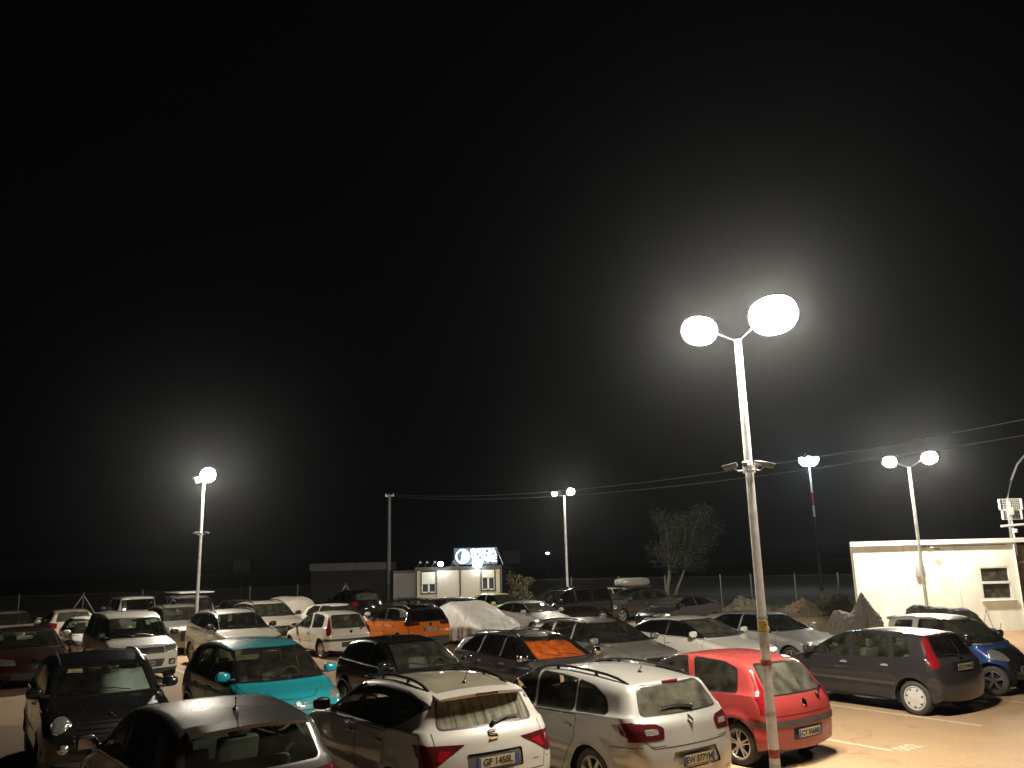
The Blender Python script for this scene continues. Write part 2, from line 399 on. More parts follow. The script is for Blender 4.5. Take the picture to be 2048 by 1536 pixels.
def ribbon(B, axis, pts, wd=.008, off=.002, side=1, step=.04):
    P = [np.array(p, float) for p in pts]; L = []
    for a, b in zip(P[:-1], P[1:]):
        n = max(1, int(np.linalg.norm(b-a)/step)); L += [a+(b-a)*i/n for i in range(n)]
    L.append(P[-1]); L = np.array(L)
    T = np.gradient(L, axis=0); T /= np.maximum(np.linalg.norm(T, axis=1, keepdims=True), 1e-9); Nn = np.stack([-T[:,1], T[:,0]], 1)
    a, g1 = B.hit(axis, L+Nn*wd/2, side); b, g2 = B.hit(axis, L-Nn*wd/2, side)
    a = a+g1*off; b = b+g2*off; n = len(L)
    return [tuple(p) for p in a]+[tuple(p) for p in b], [(i, i+1, n+i+1, n+i) for i in range(n-1)]

# wheels ------------------------------------------------------------
def wheel_parts(r, style, wdt=.195):
    t = MB(); rr = r*.70; hw = wdt/2
    t.lathe([(rr, -hw*.86), (rr+.012, -hw), (r-.035, -hw*1.02), (r-.008, -hw*.8), (r, -hw*.45), (r, hw*.45), (r-.008, hw*.8), (r-.035, hw*1.02), (rr+.012, hw), (rr, hw*.86), (rr-.01, 0)], 32, 'Y')
    k = MB(); y = hw*.80
    k.lathe([(rr+.004, y+.006), (rr-.014, y+.010), (rr-.028, y-.012), (rr-.035, -hw*.8)], 32, 'Y')
    if style == 'hubcap':
        k.lathe([(rr-.03, y-.004), (rr*.80, y+.012), (rr*.45, y+.022), (rr*.2, y+.026), (.001, y+.026)], 32, 'Y')
        for i in range(7):
            a = 2*PI*i/7; k.box((rr*.74*math.cos(a), y+.014, rr*.74*math.sin(a)), (.012, .012, .012), Matrix.Rotation(-a, 3, 'Y'))
    else:
        k.lathe([(.001, y+.012), (.045, y+.012), (.062, y-.008), (.07, y-.04)], 20, 'Y')
        n = {'alloy5': 5, 'alloy10': 5, 'alloy7': 7}[style]
        for i in range(n):
            a0 = 2*PI*i/n+.3
            for dd in ((-.17, .17) if style == 'alloy10' else (0,)):
                a = a0+dd; L = rr-.055; wsp = .026 if style == 'alloy10' else .05
                R = Matrix.Rotation(-a, 3, 'Y')
                k.box((math.cos(a)*(.04+L/2), y-.006, math.sin(a)*(.04+L/2)), (L, .022, wsp), R, .008)
    bk = MB(); bk.lathe([(rr-.03, -.01), (.001, -.01)], 24, 'Y')
    if style == 'hubcap':
        for i in range(7):
            a = 2*PI*i/7+.22; bk.box((rr*.72*math.cos(a), y+.0135, rr*.72*math.sin(a)), (.034, .006, .030), Matrix.Rotation(-a, 3, 'Y'))
    return t, k, bk

TYPES = {}
def make_type(key):
    """returns a list of part records: (name, mesh, material key or 'PAINT'/'UPPER', parent index, flags)"""
    if key in TYPES: return TYPES[key]
    S = SPECS[key]; rec = []
    r = S.get('r', .30); ar = r+.055
    xf, xr_ = S['wx']
    B = Body(S['prof'], S['W'], S['zb'], arches=((xf, ar), (xr_, ar)), **S.get('b', {}))
    regs = []; info = {}
    def reg(nm, axis, poly, m, off=0, part=True, rd=None):
        if rd: poly = round_poly(poly, rd)
        regs.append((nm, axis, poly)); info[nm] = (m, off)
    if S.get('upper'):
        up = [(x, B.belt(x)+.01) for x in (-2.6, -1.5, 0, 1.2, 2.6)]; lo_x = S.get('upx', (-2.6, 1.3))
        info['roof'] = ('UPPER', 0)
        reg('roof', 'side', [(lo_x[0], B.belt(lo_x[0])+.005), (lo_x[1], B.belt(lo_x[1])+.005), (lo_x[1], 2.2), (lo_x[0], 2.2)], 'UPPER')
        reg('roof', 'rear', [(-1.1, S['rg'][1]-.03), (1.1, S['rg'][1]-.03), (1.1, 2.2), (-1.1, 2.2)], 'UPPER')
        reg('roof', 'front', [(-1.1, S['ws'][1]), (1.1, S['ws'][1]), (1.1, 2.2), (-1.1, 2.2)], 'UPPER')
        reg('roof', 'top', [(S['prof_roof'][1], -1), (S['prof_roof'][0], -1), (S['prof_roof'][0], 1), (S['prof_roof'][1], 1)], 'UPPER')
    for nm, axis, poly, m, off, *rd in S.get('pre', []): reg(nm, axis, poly, m, off, rd=rd[0] if rd else None)
    for i, d in enumerate(S.get('doors', [])): reg('door_%d' % i, 'side', round_poly(d, .05), 'PAINT')
    for p in S.get('blackout', []): reg('window_frame', 'side', round_poly(p, .04), 'trim')
    for i, p in enumerate(S['panes']):
        if not S.get('blackout'): reg('window_frame', 'side', round_poly(expand(p, .018), .05), S.get('frame', 'trim'))
    for i, p in enumerate(S['panes']):
        reg('side_window_%d' % i, 'side', round_poly(p, .045), S.get('gside', 'glass') if i < S.get('ndark', 9) else 'glass_dark', -.003)
    yb, zb_, yt, zt = S['ws']
    reg('windscreen_frame', 'front', round_poly([(-yb-.02, zb_-.02), (yb+.02, zb_-.02), (yt+.02, zt+.02), (-yt-.02, zt+.02)], .05), 'trim')
    reg('windscreen', 'front', round_poly([(-yb, zb_), (yb, zb_), (yt, zt), (-yt, zt)], .06), S.get('gws', 'glass'), -.003)
    yb, zb_, yt, zt = S['rg']
    reg('rear_window_frame', 'rear', round_poly([(-yb-.02, zb_-.02), (yb+.02, zb_-.02), (yt+.02, zt+.02), (-yt-.02, zt+.02)], .08), 'trim')
    reg('rear_window', 'rear', round_poly([(-yb, zb_), (yb, zb_), (yt, zt), (-yt, zt)], .08), S.get('grg', 'glass_film'), -.003)
    for nm, axis, poly, m, off, *rd in S.get('regs', []): reg(nm, axis, poly, m, off, rd=rd[0] if rd else None)
    sh = build_shell(B, regs, S.get('res', .8), ((xf, ar), (xr_, ar)))
    idx = {}
    def add(nm, me, m, par=-1, mat_=None): rec.append((nm, me, m, par, mat_)); return len(rec)-1
    order = sorted(sh.keys(), key=lambda k: 0 if k == 'body' else 1)
    for k in order:
        base = k.rstrip('#'); m, off = info.get(base, ('PAINT', 0))
        nm = base.rstrip('0123456789').rstrip('_') if base[-1].isdigit() else base
        idx[k] = add(nm, shell_mesh(nm, sh[k], off), m)
    # seams
    for i, d in enumerate(S.get('doors', [])):
        for sd_, k in ((1, 'door_%d' % i), (-1, 'door_%d#' % i)):
            q = round_poly(d, .05); v, f = ribbon(B, 'side', q+[q[0]], .009, .002, sd_)
            m = MB().add(v, f, True); add('door_gap', m.mesh('door_gap', auto=False), 'seam', idx.get(k, 0))
            x0 = min(p[0] for p in d); zt_ = S.get('hz', .84)
            hx = x0+.16
            hp, g = B.hit('side', [(hx, zt_)], sd_)
            hb = MB(); hb.blob((hp[0][0], hp[0][1]+sd_*.018, zt_), (.17, .03, .028), 4, 10, 6); hb.box((hp[0][0], hp[0][1]+sd_*.002, zt_), (.10, .006, .05), None)
            add('door_handle', hb.mesh('door_handle'), S.get('hm', 'PAINT'), idx.get(k, 0))
    for nm, axis, pts, *o in S.get('seams', []):
        m = MB()
        for sd_ in ((1, -1) if axis == 'side' or (len(o) and o[0]) else (1,)):
            pp = pts if sd_ == 1 or axis == 'side' else [((-p[0], p[1]) if axis != 'top' else (p[0], -p[1])) for p in pts]
            v, f = ribbon(B, axis, pp, .009, .002, sd_); m.add(v, f, True)
        add(nm, m.mesh(nm, auto=False), 'seam', 0)
    for nm, axis, pts, wdt, mm in S.get('strips', []):
        for sd_ in (1, -1):
            pp = pts if axis == 'side' or sd_ == 1 else [(-p[0], p[1]) for p in pts]
            v, f = ribbon(B, axis, pp, wdt, .006, sd_); m = MB().add(v, f, True); add(nm, m.mesh(nm, auto=False), mm, 0)
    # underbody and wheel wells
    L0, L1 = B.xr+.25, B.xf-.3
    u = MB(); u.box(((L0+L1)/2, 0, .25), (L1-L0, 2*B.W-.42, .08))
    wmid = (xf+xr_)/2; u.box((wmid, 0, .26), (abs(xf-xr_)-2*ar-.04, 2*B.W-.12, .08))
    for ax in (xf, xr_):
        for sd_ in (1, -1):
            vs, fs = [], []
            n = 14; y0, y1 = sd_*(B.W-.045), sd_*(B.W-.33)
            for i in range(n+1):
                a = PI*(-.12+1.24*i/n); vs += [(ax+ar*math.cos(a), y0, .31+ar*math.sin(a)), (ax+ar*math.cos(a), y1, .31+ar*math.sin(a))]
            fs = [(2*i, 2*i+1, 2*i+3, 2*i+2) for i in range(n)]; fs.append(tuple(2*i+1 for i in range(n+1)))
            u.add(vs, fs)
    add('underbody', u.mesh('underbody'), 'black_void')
    # wheels
    st = S.get('rim', 'alloy5'); T_, K_, BK = wheel_parts(r, st)
    tm, km, bkm = T_.mesh('wheel'), K_.mesh('rim'), BK.mesh('brake')
    for ax in (xf, xr_):
        for sd_ in (1, -1):
            mw = Matrix.Translation((ax, sd_*(B.W-.135), r)) @ (Matrix.Identity(4) if sd_ > 0 else Matrix.Rotation(PI, 4, 'Z'))
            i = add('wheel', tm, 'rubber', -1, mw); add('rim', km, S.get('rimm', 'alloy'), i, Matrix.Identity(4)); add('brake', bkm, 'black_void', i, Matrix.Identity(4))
    # mirrors
    mx, mz = S.get('mirror', (.72, 1.0))
    for sd_ in (1, -1):
        y0 = float(B.wd(np.array([mx]), np.array([mz]))[0])
        m = MB(); m.blob((mx+.02, sd_*(y0+.15), mz+.03), (.13, .24, .16), 2.6, 14, 9)
        i = add('side_mirror', m.mesh('side_mirror'), S.get('mm', 'PAINT'))
        m = MB(); m.box((mx+.04, sd_*(y0+.02), mz-.02), (.09, .12, .04), None, .012); add('mirror_arm', m.mesh('mirror_arm'), 'trim', i)
        m = MB(); m.box((mx-.048, sd_*(y0+.155), mz+.03), (.006, .18, .11)); add('mirror_glass', m.mesh('mirror_glass'), 'chrome', i)
    # interior
    if S.get('inside', True):
        zf = .30; cx = S.get('seatx', (.0, -.85))
        for sd_ in (1, -1):
            m = MB(); m.box((cx[0]+.1, sd_*.36, zf+.16), (.50, .48, .22), None, .06)
            m.box((cx[0]-.20, sd_*.36, zf+.50), (.13, .46, .60), Matrix.Rotation(-.22, 3, 'Y'), .05)
            m.box((cx[0]-.29, sd_*.36, zf+.89), (.09, .25, .17), Matrix.Rotation(-.15, 3, 'Y'), .04)
            add('seat', m.mesh('seat'), 'seat_cloth')
        if cx[1] is not None:
            m = MB(); m.box((cx[1]+.05, 0, zf+.16), (.50, 1.2, .22), None, .06); m.box((cx[1]-.24, 0, zf+.45), (.13, 1.2, .56), Matrix.Rotation(-.22, 3, 'Y'), .05)
            for yy in (-.36, .36): m.box((cx[1]-.32, yy, zf+.82), (.08, .22, .14), None, .035)
            add('rear_seat', m.mesh('rear_seat'), 'seat_cloth')
        dx = cx[0]+.78; dz = S['ws'][1]-.14
        m = MB(); m.box((dx, 0, dz-.08), (.34, 2*B.W-.42, .26), None, .07); add('dashboard', m.mesh('dashboard'), 'interior')
        m = MB(); pts = [(dx-.20+.06*math.cos(a), .36+.18*math.sin(a), dz+.08+.17*math.cos(a)) for a in np.linspace(0, 2*PI, 19)]
        m.tube(pts, .014, 6, False); m.box((dx-.19, .36, dz+.08), (.03, .09, .09)); m.box((dx-.19, .36, dz+.09), (.02, .32, .03)); add('steering_wheel', m.mesh('steering_wheel'), 'interior')
        q, _g = B.hit('front', [(0, S['ws'][3]-.07)]); m = MB(); m.box((q[0][0]-.10, 0, S['ws'][3]-.06), (.03, .22, .06), None, .012); add('rear_view_mirror', m.mesh('rear_view_mirror'), 'trim')
    for e in S.get('extras', []): e(B, add, MB, idx)
    TYPES[key] = (rec, B); return TYPES[key]

# extra fittings ------------------------------------------------------
def x_rails(x0, x1, y, m='trim', h=.045):
    def e(B, add, MB, idx):
        for s in (1, -1):
            xs = np.linspace(x0, x1, 11); q, _ = B.hit('top', [(x, s*y) for x in xs])
            z = q[:,2]+h; z[0] = q[0,2]-.005; z[-1] = q[-1,2]-.005; z[1] -= h*.25; z[-2] -= h*.25
            mb = MB(); mb.tube([(xs[i], s*y, z[i]) for i in range(11)], .017, 7)
            for i in (3, 7): mb.box((xs[i], s*y, z[i]-h/2), (.05, .02, h))
            add('roof_rail', mb.mesh('roof_rail'), m)
    return e
def x_antenna(x, h=.22, lean=.10):
    def e(B, add, MB, idx):
        q, _ = B.hit('top', [(x, 0)]); z = q[0][2]; mb = MB(); mb.lathe([(.032, -.01), (.030, .012), (.012, .03), (.006, .035)], 12, 'Z', (x, 0, z)); mb.tube([(x, 0, z+.02), (x-lean, 0, z+h)], [.006, .003], 5)
        add('antenna', mb.mesh('antenna'), 'trim')
    return e
def x_wiper(y0, z0, y1, z1, axis='rear'):
    def e(B, add, MB, idx):
        q, g = B.hit(axis, [(y0, z0), ((y0+y1)/2, (z0+z1)/2+.02), (y1, z1)]); q = q+g*.022
        mb = MB(); mb.tube([tuple(p) for p in q], [.022, .012, .008], 6); mb.blob(tuple(q[0]), (.06, .07, .06), 2, 8, 6)
        add('wiper', mb.mesh('wiper'), 'trim')
    return e
def x_fwipers(z, y):
    def e(B, add, MB, idx):
        for a, b in (((.35, z), (-.12, z+.05)), ((-.12, z), (-y+.12, z+.06))):
            q, g = B.hit('front', [a, ((a[0]+b[0])/2, (a[1]+b[1])/2+.015), b]); q = q+g*.015
            mb = MB(); mb.tube([tuple(p) for p in q], .008, 5); add('wiper', mb.mesh('wiper'), 'trim')
    return e
def x_spoiler(x0, x1, z, wd, m='PAINT', t=.035, drop=.02):
    def e(B, add, MB, idx):
        vs, fs = [], []; ys = np.linspace(-wd, wd, 17)
        q, _ = B.hit('top', [(x0, y) for y in ys])
        for i, y in enumerate(ys):
            a = (abs(y)/wd)**3; xe = x1+.10*a
            vs += [(x0, y, q[i][2]+.004), (xe, y, q[i][2]-drop-.01*a), (xe+.01, y, q[i][2]-drop-t), (x0+.02, y, q[i][2]-t-.01)]
        for i in range(16):
            for k in range(4): fs.append((4*i+k, 4*i+(k+1) % 4, 4*i+4+(k+1) % 4, 4*i+4+k))
        fs += [(0, 1, 2, 3), (64, 65, 66, 67)]
        mb = MB(); mb.add(vs, fs, True); add('spoiler', mb.mesh('spoiler'), m)
        mb = MB(); mb.box((x1+.004, 0, q[8][2]-drop-t*.5), (.012, .30, .022)); add('brake_light', mb.mesh('brake_light'), 'dark_red_lens')
    return e
def x_brakelight(z, w=.14):
    def e(B, add, MB, idx):
        q, g = B.hit('rear', [(-w, z), (0, z), (w, z)]); q = q+g*.012
        mb = MB(); mb.tube([tuple(p) for p in q], .016, 6); add('brake_light', mb.mesh('brake_light'), 'red_lens')
    return e
def x_badge(z, kind='disc', axis='rear', y=0):
    def e(B, add, MB, idx):
        q, g = B.hit(axis, [(y, z)]); p, n = Vector(q[0]), Vector(g[0]); R = n.to_track_quat('Z', 'Y').to_matrix(); p = p+n*.006
        T = lambda u, v, h=0: tuple(p + R @ Vector((u, v, h)))
        mb = MB()
        if kind == 'ring':
            mb.tube([T(.055*math.cos(a), .055*math.sin(a)) for a in np.linspace(0, 2*PI, 21)], .007, 6, False)
            mb.tube([T(-.035, .035), T(-.01, -.03), T(0, .01), T(.01, -.03), T(.035, .035)], .006, 5)
        elif kind == 'diamond':
            mb.tube([T(0, .065), T(.042, 0), T(0, -.065), T(-.042, 0), T(0, .065)], .011, 6, False)
        elif kind == 's':
            mb.tube([T(.05, .045), T(-.045, .040), T(-.045, .008), T(.05, -.008), T(.05, -.04), T(-.05, -.045)], .013, 5)
        elif kind == 'oval':
            mb.tube([T(.07*math.cos(a), .030*math.sin(a)) for a in np.linspace(0, 2*PI, 21)], .007, 6, False); mb.tube([T(-.05, 0), T(.05, 0)], .012, 6)
        elif kind == 'wing':
            mb.tube([T(.035*math.cos(a), .035*math.sin(a)) for a in np.linspace(0, 2*PI, 15)], .008, 6, False); mb.tube([T(-.11, .01), T(-.03, 0)], [.006, .014], 5); mb.tube([T(.03, 0), T(.11, .01)], [.014, .006], 5)
        elif kind == 'star':
            mb.tube([T(.08*math.cos(a), .08*math.sin(a)) for a in np.linspace(0, 2*PI, 21)], .008, 6, False)
            for a in (PI/2, PI*7/6, PI*11/6): mb.tube([T(0, 0), T(.075*math.cos(a), .075*math.sin(a))], [.014, .005], 5)
        elif kind == 'rings4':
            for c in (-.09, -.03, .03, .09): mb.tube([T(c+.038*math.cos(a), .038*math.sin(a)) for a in np.linspace(0, 2*PI, 17)], .006, 5, False)
        else:
            mb.add([T(.045*math.cos(a), .045*math.sin(a), .008) for a in np.linspace(0, 2*PI, 17)[:-1]], [tuple(range(16))])
            mb.tube([T(.045*math.cos(a), .045*math.sin(a)) for a in np.linspace(0, 2*PI, 17)], .008, 5, False)
        add('badge', mb.mesh('badge'), 'chrome')
    return e
def x_round_lamp(x, y, z, r, m='clear_lens', nm='headlight', tilt=.35, axis='front'):
    def e(B, add, MB, idx):
        for s in (1, -1):
            q, g = B.hit(axis, [(s*y, z)]); n = Vector(g[0]); n = (n*.6+Vector((1, s*.15, tilt))*.4).normalized()
            p = Vector(q[0])-n*.01; R = n.to_track_quat('Z', 'Y').to_matrix()
            def ring(prof, mat_, name, par):
                mb = MB(); vs, fs = [], []; k = 20
                for rr, h in prof:
                    for a in range(k): vs.append(tuple(p + R @ Vector((rr*math.cos(2*PI*a/k), rr*math.sin(2*PI*a/k), h))))
                for i in range(len(prof)-1):
                    for a in range(k): fs.append((i*k+a, i*k+(a+1) % k, (i+1)*k+(a+1) % k, (i+1)*k+a))
                mb.add(vs, fs, True); return add(name, mb.mesh(name), mat_, par)
            i = ring([(r+.02, -.03), (r+.02, .012), (r+.005, .022), (r-.004, .012)], 'chrome', nm, -1)
            ring([(r, .010), (r*.8, .022), (r*.4, .032), (.001, .034)], m, 'lens', i)
    return e
def plate(parent, B, axis, z, txt, y=0, lit=False):
    q, g = B.hit(axis, [(y, z-.05), (y, z), (y, z+.05)]); s = -1 if axis == 'rear' else 1
    ext = q[:,0].min()-.012 if s < 0 else q[:,0].max()+.012
    mb = MB(); mb.box((0, 0, 0), (.006, .54, .125)); fr = mb.obj('number_plate', 'plate_black', parent, (ext, y, z))
    mb = MB(); mb.box((s*.004, 0, 0), (.006, .52, .108)); mb.obj('plate_face', 'plate_white', fr)
    # flat print
    Rm = Matrix(((0, 0, s), (s, 0, 0), (0, 1, 0))).to_4x4()
    for yy, w_ in ((-.24, .038), (.24, .038)):
        pass
    mb = MB(); mb.box((s*.0055, s*-.2405, 0), (.006, .038, .106)); mb.box((s*.0055, s*.2405, 0), (.006, .038, .106)); mb.obj('plate_band', 'plate_blue', fr)
    me = text_mesh('plate_text', txt, .098, 'plate_black', .0012, bold=.0025)
    o = link('plate_text', me, fr); o.matrix_local = Matrix.Translation((s*.0085, 0, -.002)) @ Rm
    return fr

def car(name, key, x, y, yaw, paint_, label, group='cars parked in the lot', upper=None, cat='car', light=False, z=0):
    rec, B = make_type(key)
    root = empty(name, (x, y, z), math.radians(yaw), label, cat, group)
    objs = []
    for nm, me, m, par, mw in rec:
        mm = paint_ if m == 'PAINT' else (upper or paint_) if m == 'UPPER' else m
        if not me.materials: me.materials.append(MATS[mm])
        o = bpy.data.objects.new(nm, me); COL.objects.link(o)
        o.material_slots[0].link = 'OBJECT'; o.material_slots[0].material = MATS[mm]
        o.parent = root if par < 0 else objs[par]
        if mw is not None: o.matrix_local = mw
        objs.append(o)
    return root, B, dict((r_[0], o) for r_, o in zip(rec, objs))


# ------------------------------------------------------------------ car types (x forward, z up, metres)
SPECS = {}
def rect(a, b, c, d): return [(a, b), (c, b), (c, d), (a, d)]
SPECS['punto'] = dict(W=.83, zb=(.92, .97), wx=(1.21, -1.25), r=.29, rim='alloy10', res=1.0,
    prof=[(1.84,.22),(1.90,.45),(1.86,.66),(1.62,.79),(1.02,.94,.06),(.22,1.395,.25),(-.35,1.475,.3),(-1.0,1.455,.3),(-1.46,1.385,.12),(-1.80,.93,.14),(-1.86,.80),(-1.90,.55),(-1.86,.24)],
    panes=[[(.86,.955),(.34,1.30),(.16,1.375),(-.22,1.395),(-.36,.955)], [(-.50,.96),(-.38,1.395),(-.95,1.365),(-1.20,1.29),(-1.27,.99)]],
    doors=[[(1.0,.93),(.98,.30),(-.38,.26),(-.46,.93)]], ws=(.66,.97,.53,1.37), rg=(.60,.97,.50,1.35), grg='glass_film', mirror=(.70,.98), hz=.80,
    regs=[('tail_light','rear',[(.655,.86),(.575,1.36),(.665,1.33),(.79,.98),(.80,.74),(.70,.74)],'red_lens',.004),
          ('tail_light','side',[(-1.72,.74),(-1.80,1.0),(-1.52,1.36),(-1.60,1.36),(-1.95,1.0),(-1.95,.74)],'red_lens',.004),
          ('headlight','front',[(.42,.66),(.40,.76),(.60,.82),(.76,.80),(.76,.66)],'clear_lens',.003,.03),
          ('bumper_strip','rear',rect(-.9,.56,.9,.635),'plastic',.010),('bumper_strip','side',rect(-2.0,.56,-1.60,.635),'plastic',.010),
          ('plate_recess','rear',rect(-.33,.37,.33,.53),'plastic',-.012,.03), ('grille','front',rect(-.5,.30,.5,.44),'plastic',-.01,.03)],
    seams=[('tailgate_gap','rear',[(.0,.70),(.60,.70),(.66,.86),(.60,.97)],1),('bonnet_gap','top',[(1.0,.60),(1.6,.52),(1.78,.3),(1.80,0)],1),('side_strip','side',[(.9,.52),(-.85,.52)])],
    extras=[x_wiper(-.38,.90,-.68,1.0), x_badge(.84,'disc'), x_round_lamp(0,.58,.33,.04)])
SPECS['megane'] = dict(W=.90, zb=(.96, 1.04), wx=(1.39, -1.30), r=.32, rim='alloy7', res=1.25, b=dict(k=.12, rr=.5, cr=.24, bowr=.16),
    prof=[(2.20,.22),(2.28,.45),(2.22,.70),(1.95,.84),(1.15,1.0,.06),(.30,1.42,.3),(-.45,1.50,.35),(-1.2,1.47,.35),(-1.88,1.40,.08),(-2.10,1.06,.12),(-2.19,.96),(-2.26,.66),(-2.28,.50),(-2.22,.24)],
    panes=[[(1.02,1.005),(.45,1.33),(.24,1.40),(-.05,1.415),(-.12,1.02)],[(-.20,1.02),(-.13,1.418),(-.60,1.41),(-.90,1.385),(-.96,1.045)],[(-1.02,1.05),(-.96,1.378),(-1.25,1.34),(-1.52,1.22),(-1.60,1.09),(-1.58,1.07)]],
    frame='trim', doors=[[(1.08,.96),(1.05,.32),(-.10,.28),(-.16,.98)],[(-.18,.98),(-.12,.28),(-.72,.28),(-.86,.55),(-1.02,.72),(-1.06,1.0)]], hz=.86,
    ws=(.70,1.04,.56,1.39), rg=(.66,1.07,.53,1.36), grg='glass_film', mirror=(.88,1.06),
    regs=[('tail_light','side',[(-1.70,.965),(-2.0,1.01),(-2.35,1.0),(-2.35,.80),(-2.1,.80),(-1.82,.90)],'dark_red_lens',.005,.03),
          ('tail_light','rear',[(.46,.81),(.44,.93),(.52,.975),(.95,1.01),(.95,.80)],'dark_red_lens',.005,.03),
          ('lamp_insert','rear',[(.52,.865),(.53,.925),(.70,.93),(.70,.862)],'clear_lens',.007,.02),
          ('plate_recess','rear',[(-.44,.46),(.44,.46),(.36,.66),(-.36,.66)],'PAINT',-.02,.03),
          ('reflector','rear',[(.60,.34),(.60,.38),(.80,.385),(.80,.345)],'red_lens',.004)],
    seams=[('tailgate_gap','rear',[(.0,.72),(.62,.72),(.72,.80),(.72,1.0)],1),('bumper_gap','side',[(-1.68,.72),(-1.95,.74),(-2.2,.74)]),('bonnet_gap','top',[(1.1,.66),(1.8,.60),(2.05,.35),(2.1,0)],1)],
    extras=[x_rails(.25,-1.72,.56,'trim'), x_antenna(-1.35,.24), x_wiper(-.12,1.10,.34,1.13), x_badge(.97,'diamond'), x_brakelight(1.385,.13)])
SPECS['fiesta'] = dict(W=.84, zb=(.92, 1.0), wx=(1.15, -1.34), r=.30, rim='hubcap', rimm='hubcap', res=1.1,
    prof=[(1.90,.22),(1.96,.45),(1.91,.68),(1.66,.82),(1.12,.95,.06),(.28,1.38,.3),(-.35,1.462,.35),(-1.0,1.455,.3),(-1.60,1.40,.10),(-1.80,1.02,.12),(-1.90,.92),(-1.95,.62),(-1.96,.48),(-1.90,.24)],
    panes=[[(1.05,.955),(.45,1.28),(.22,1.365),(-.02,1.385),(-.08,.965)],[(-.17,.968),(-.10,1.388),(-.55,1.385),(-.83,1.36),(-.92,.99)],[(-1.02,1.0),(-.95,1.345),(-1.20,1.32),(-1.34,1.02)]],
    doors=[[(1.0,.93),(.97,.30),(-.06,.26),(-.13,.95)],[(-.15,.95),(-.10,.26),(-.72,.26),(-.95,.60),(-1.0,.97)]], hz=.84, hm='alloy',
    ws=(.66,.98,.53,1.36), rg=(.58,1.02,.50,1.36), grg='glass_dark', mirror=(.78,1.0),
    regs=[('tail_light','side',[(-1.56,1.36),(-1.70,1.38),(-2.0,1.0),(-2.0,.84),(-1.86,.84),(-1.74,1.02)],'red_lens',.005,.02),
          ('tail_light','rear',[(.60,1.02),(.54,1.37),(.66,1.37),(.80,1.05),(.86,.84),(.70,.84)],'red_lens',.005,.02),
          ('side_moulding','side',rect(-1.02,.50,.80,.56),'plastic',.008),
          ('plate_recess','rear',rect(-.34,.76,.34,.92),'trim',-.012,.03)],
    seams=[('tailgate_gap','rear',[(0,.70),(.58,.70),(.66,.84),(.60,1.02)],1),('bumper_gap','side',[(-1.58,.68),(-1.95,.70)])],
    extras=[x_wiper(0,1.0,.36,1.04), x_badge(.965,'oval'), x_brakelight(1.385,.12)])
SPECS['arona'] = dict(W=.89, zb=(1.0, 1.10), wx=(1.34, -1.23), r=.33, rim='alloy5', res=1.25, b=dict(k=.11, rr=.45, cr=.20, bowr=.13),
    prof=[(2.02,.24),(2.07,.50),(2.01,.82),(1.78,.95),(1.08,1.06,.06),(.28,1.475,.3),(-.45,1.555,.35),(-1.1,1.545,.3),(-1.68,1.475,.08),(-1.88,1.14,.12),(-1.98,1.02),(-2.05,.80),(-2.07,.52),(-2.02,.28)],
    blackout=[[(1.04,1.03),(.52,1.34),(.22,1.46),(-.5,1.50),(-1.2,1.47),(-1.62,1.40),(-1.70,1.33),(-1.42,1.19),(-1.05,1.06),(-.3,1.04)]],
    panes=[[(.98,1.055),(.50,1.325),(.24,1.43),(-.05,1.455),(-.12,1.065)],[(-.22,1.065),(-.15,1.458),(-.70,1.455),(-.98,1.43),(-1.05,1.10),(-1.0,1.085)],[(-1.13,1.14),(-1.08,1.42),(-1.30,1.39),(-1.38,1.24)]],
    doors=[[(1.05,1.01),(1.0,.34),(-.10,.30),(-.17,1.02)],[(-.19,1.02),(-.14,.30),(-.70,.30),(-.92,.62),(-1.02,1.03)]], hz=.92,
    gside='glass', ws=(.68,1.09,.54,1.44), rg=(.62,1.13,.54,1.42), grg='glass_dusty', mirror=(.80,1.10), mm='trim',
    pre=[('roof','top',rect(-1.60,-.50,.22,.50),'roof_dusty',0,.05)],
    regs=[('tail_light','side',[(-1.70,1.00),(-2.2,.98),(-2.2,.76),(-1.90,.77)],'dark_red_lens',.005,.02),
          ('tail_light','rear',[(.36,.97),(.95,.995),(.95,.765),(.74,.77),(.58,.86)],'dark_red_lens',.005,.02),
          ('lamp_insert','rear',[(.52,.915),(.66,.94),(.70,.84),(.66,.82)],'red_lens',.007,.015),
          ('plate_recess','rear',rect(-.36,.68,.36,.87),'plastic',-.014,.03),
          ('lower_bumper','rear',rect(-1.0,.2,1.0,.40),'plastic',.002)],
    seams=[('tailgate_gap','rear',[(0,.62),(.66,.62),(.70,.8),(.70,1.10)],1),('bumper_gap','side',[(-1.62,.70),(-2.05,.72)]),
           ('roof_groove','top',[(.1,.16),(-1.0,.16)],1),('roof_groove','top',[(.1,.36),(-1.0,.36)],1)],
    extras=[x_rails(.30,-1.45,.53,'trim'), x_spoiler(-1.58,-1.86,1.5,.56), x_antenna(-1.35,.20,.10), x_wiper(-.05,1.13,-.44,1.17), x_badge(1.03,'s')])
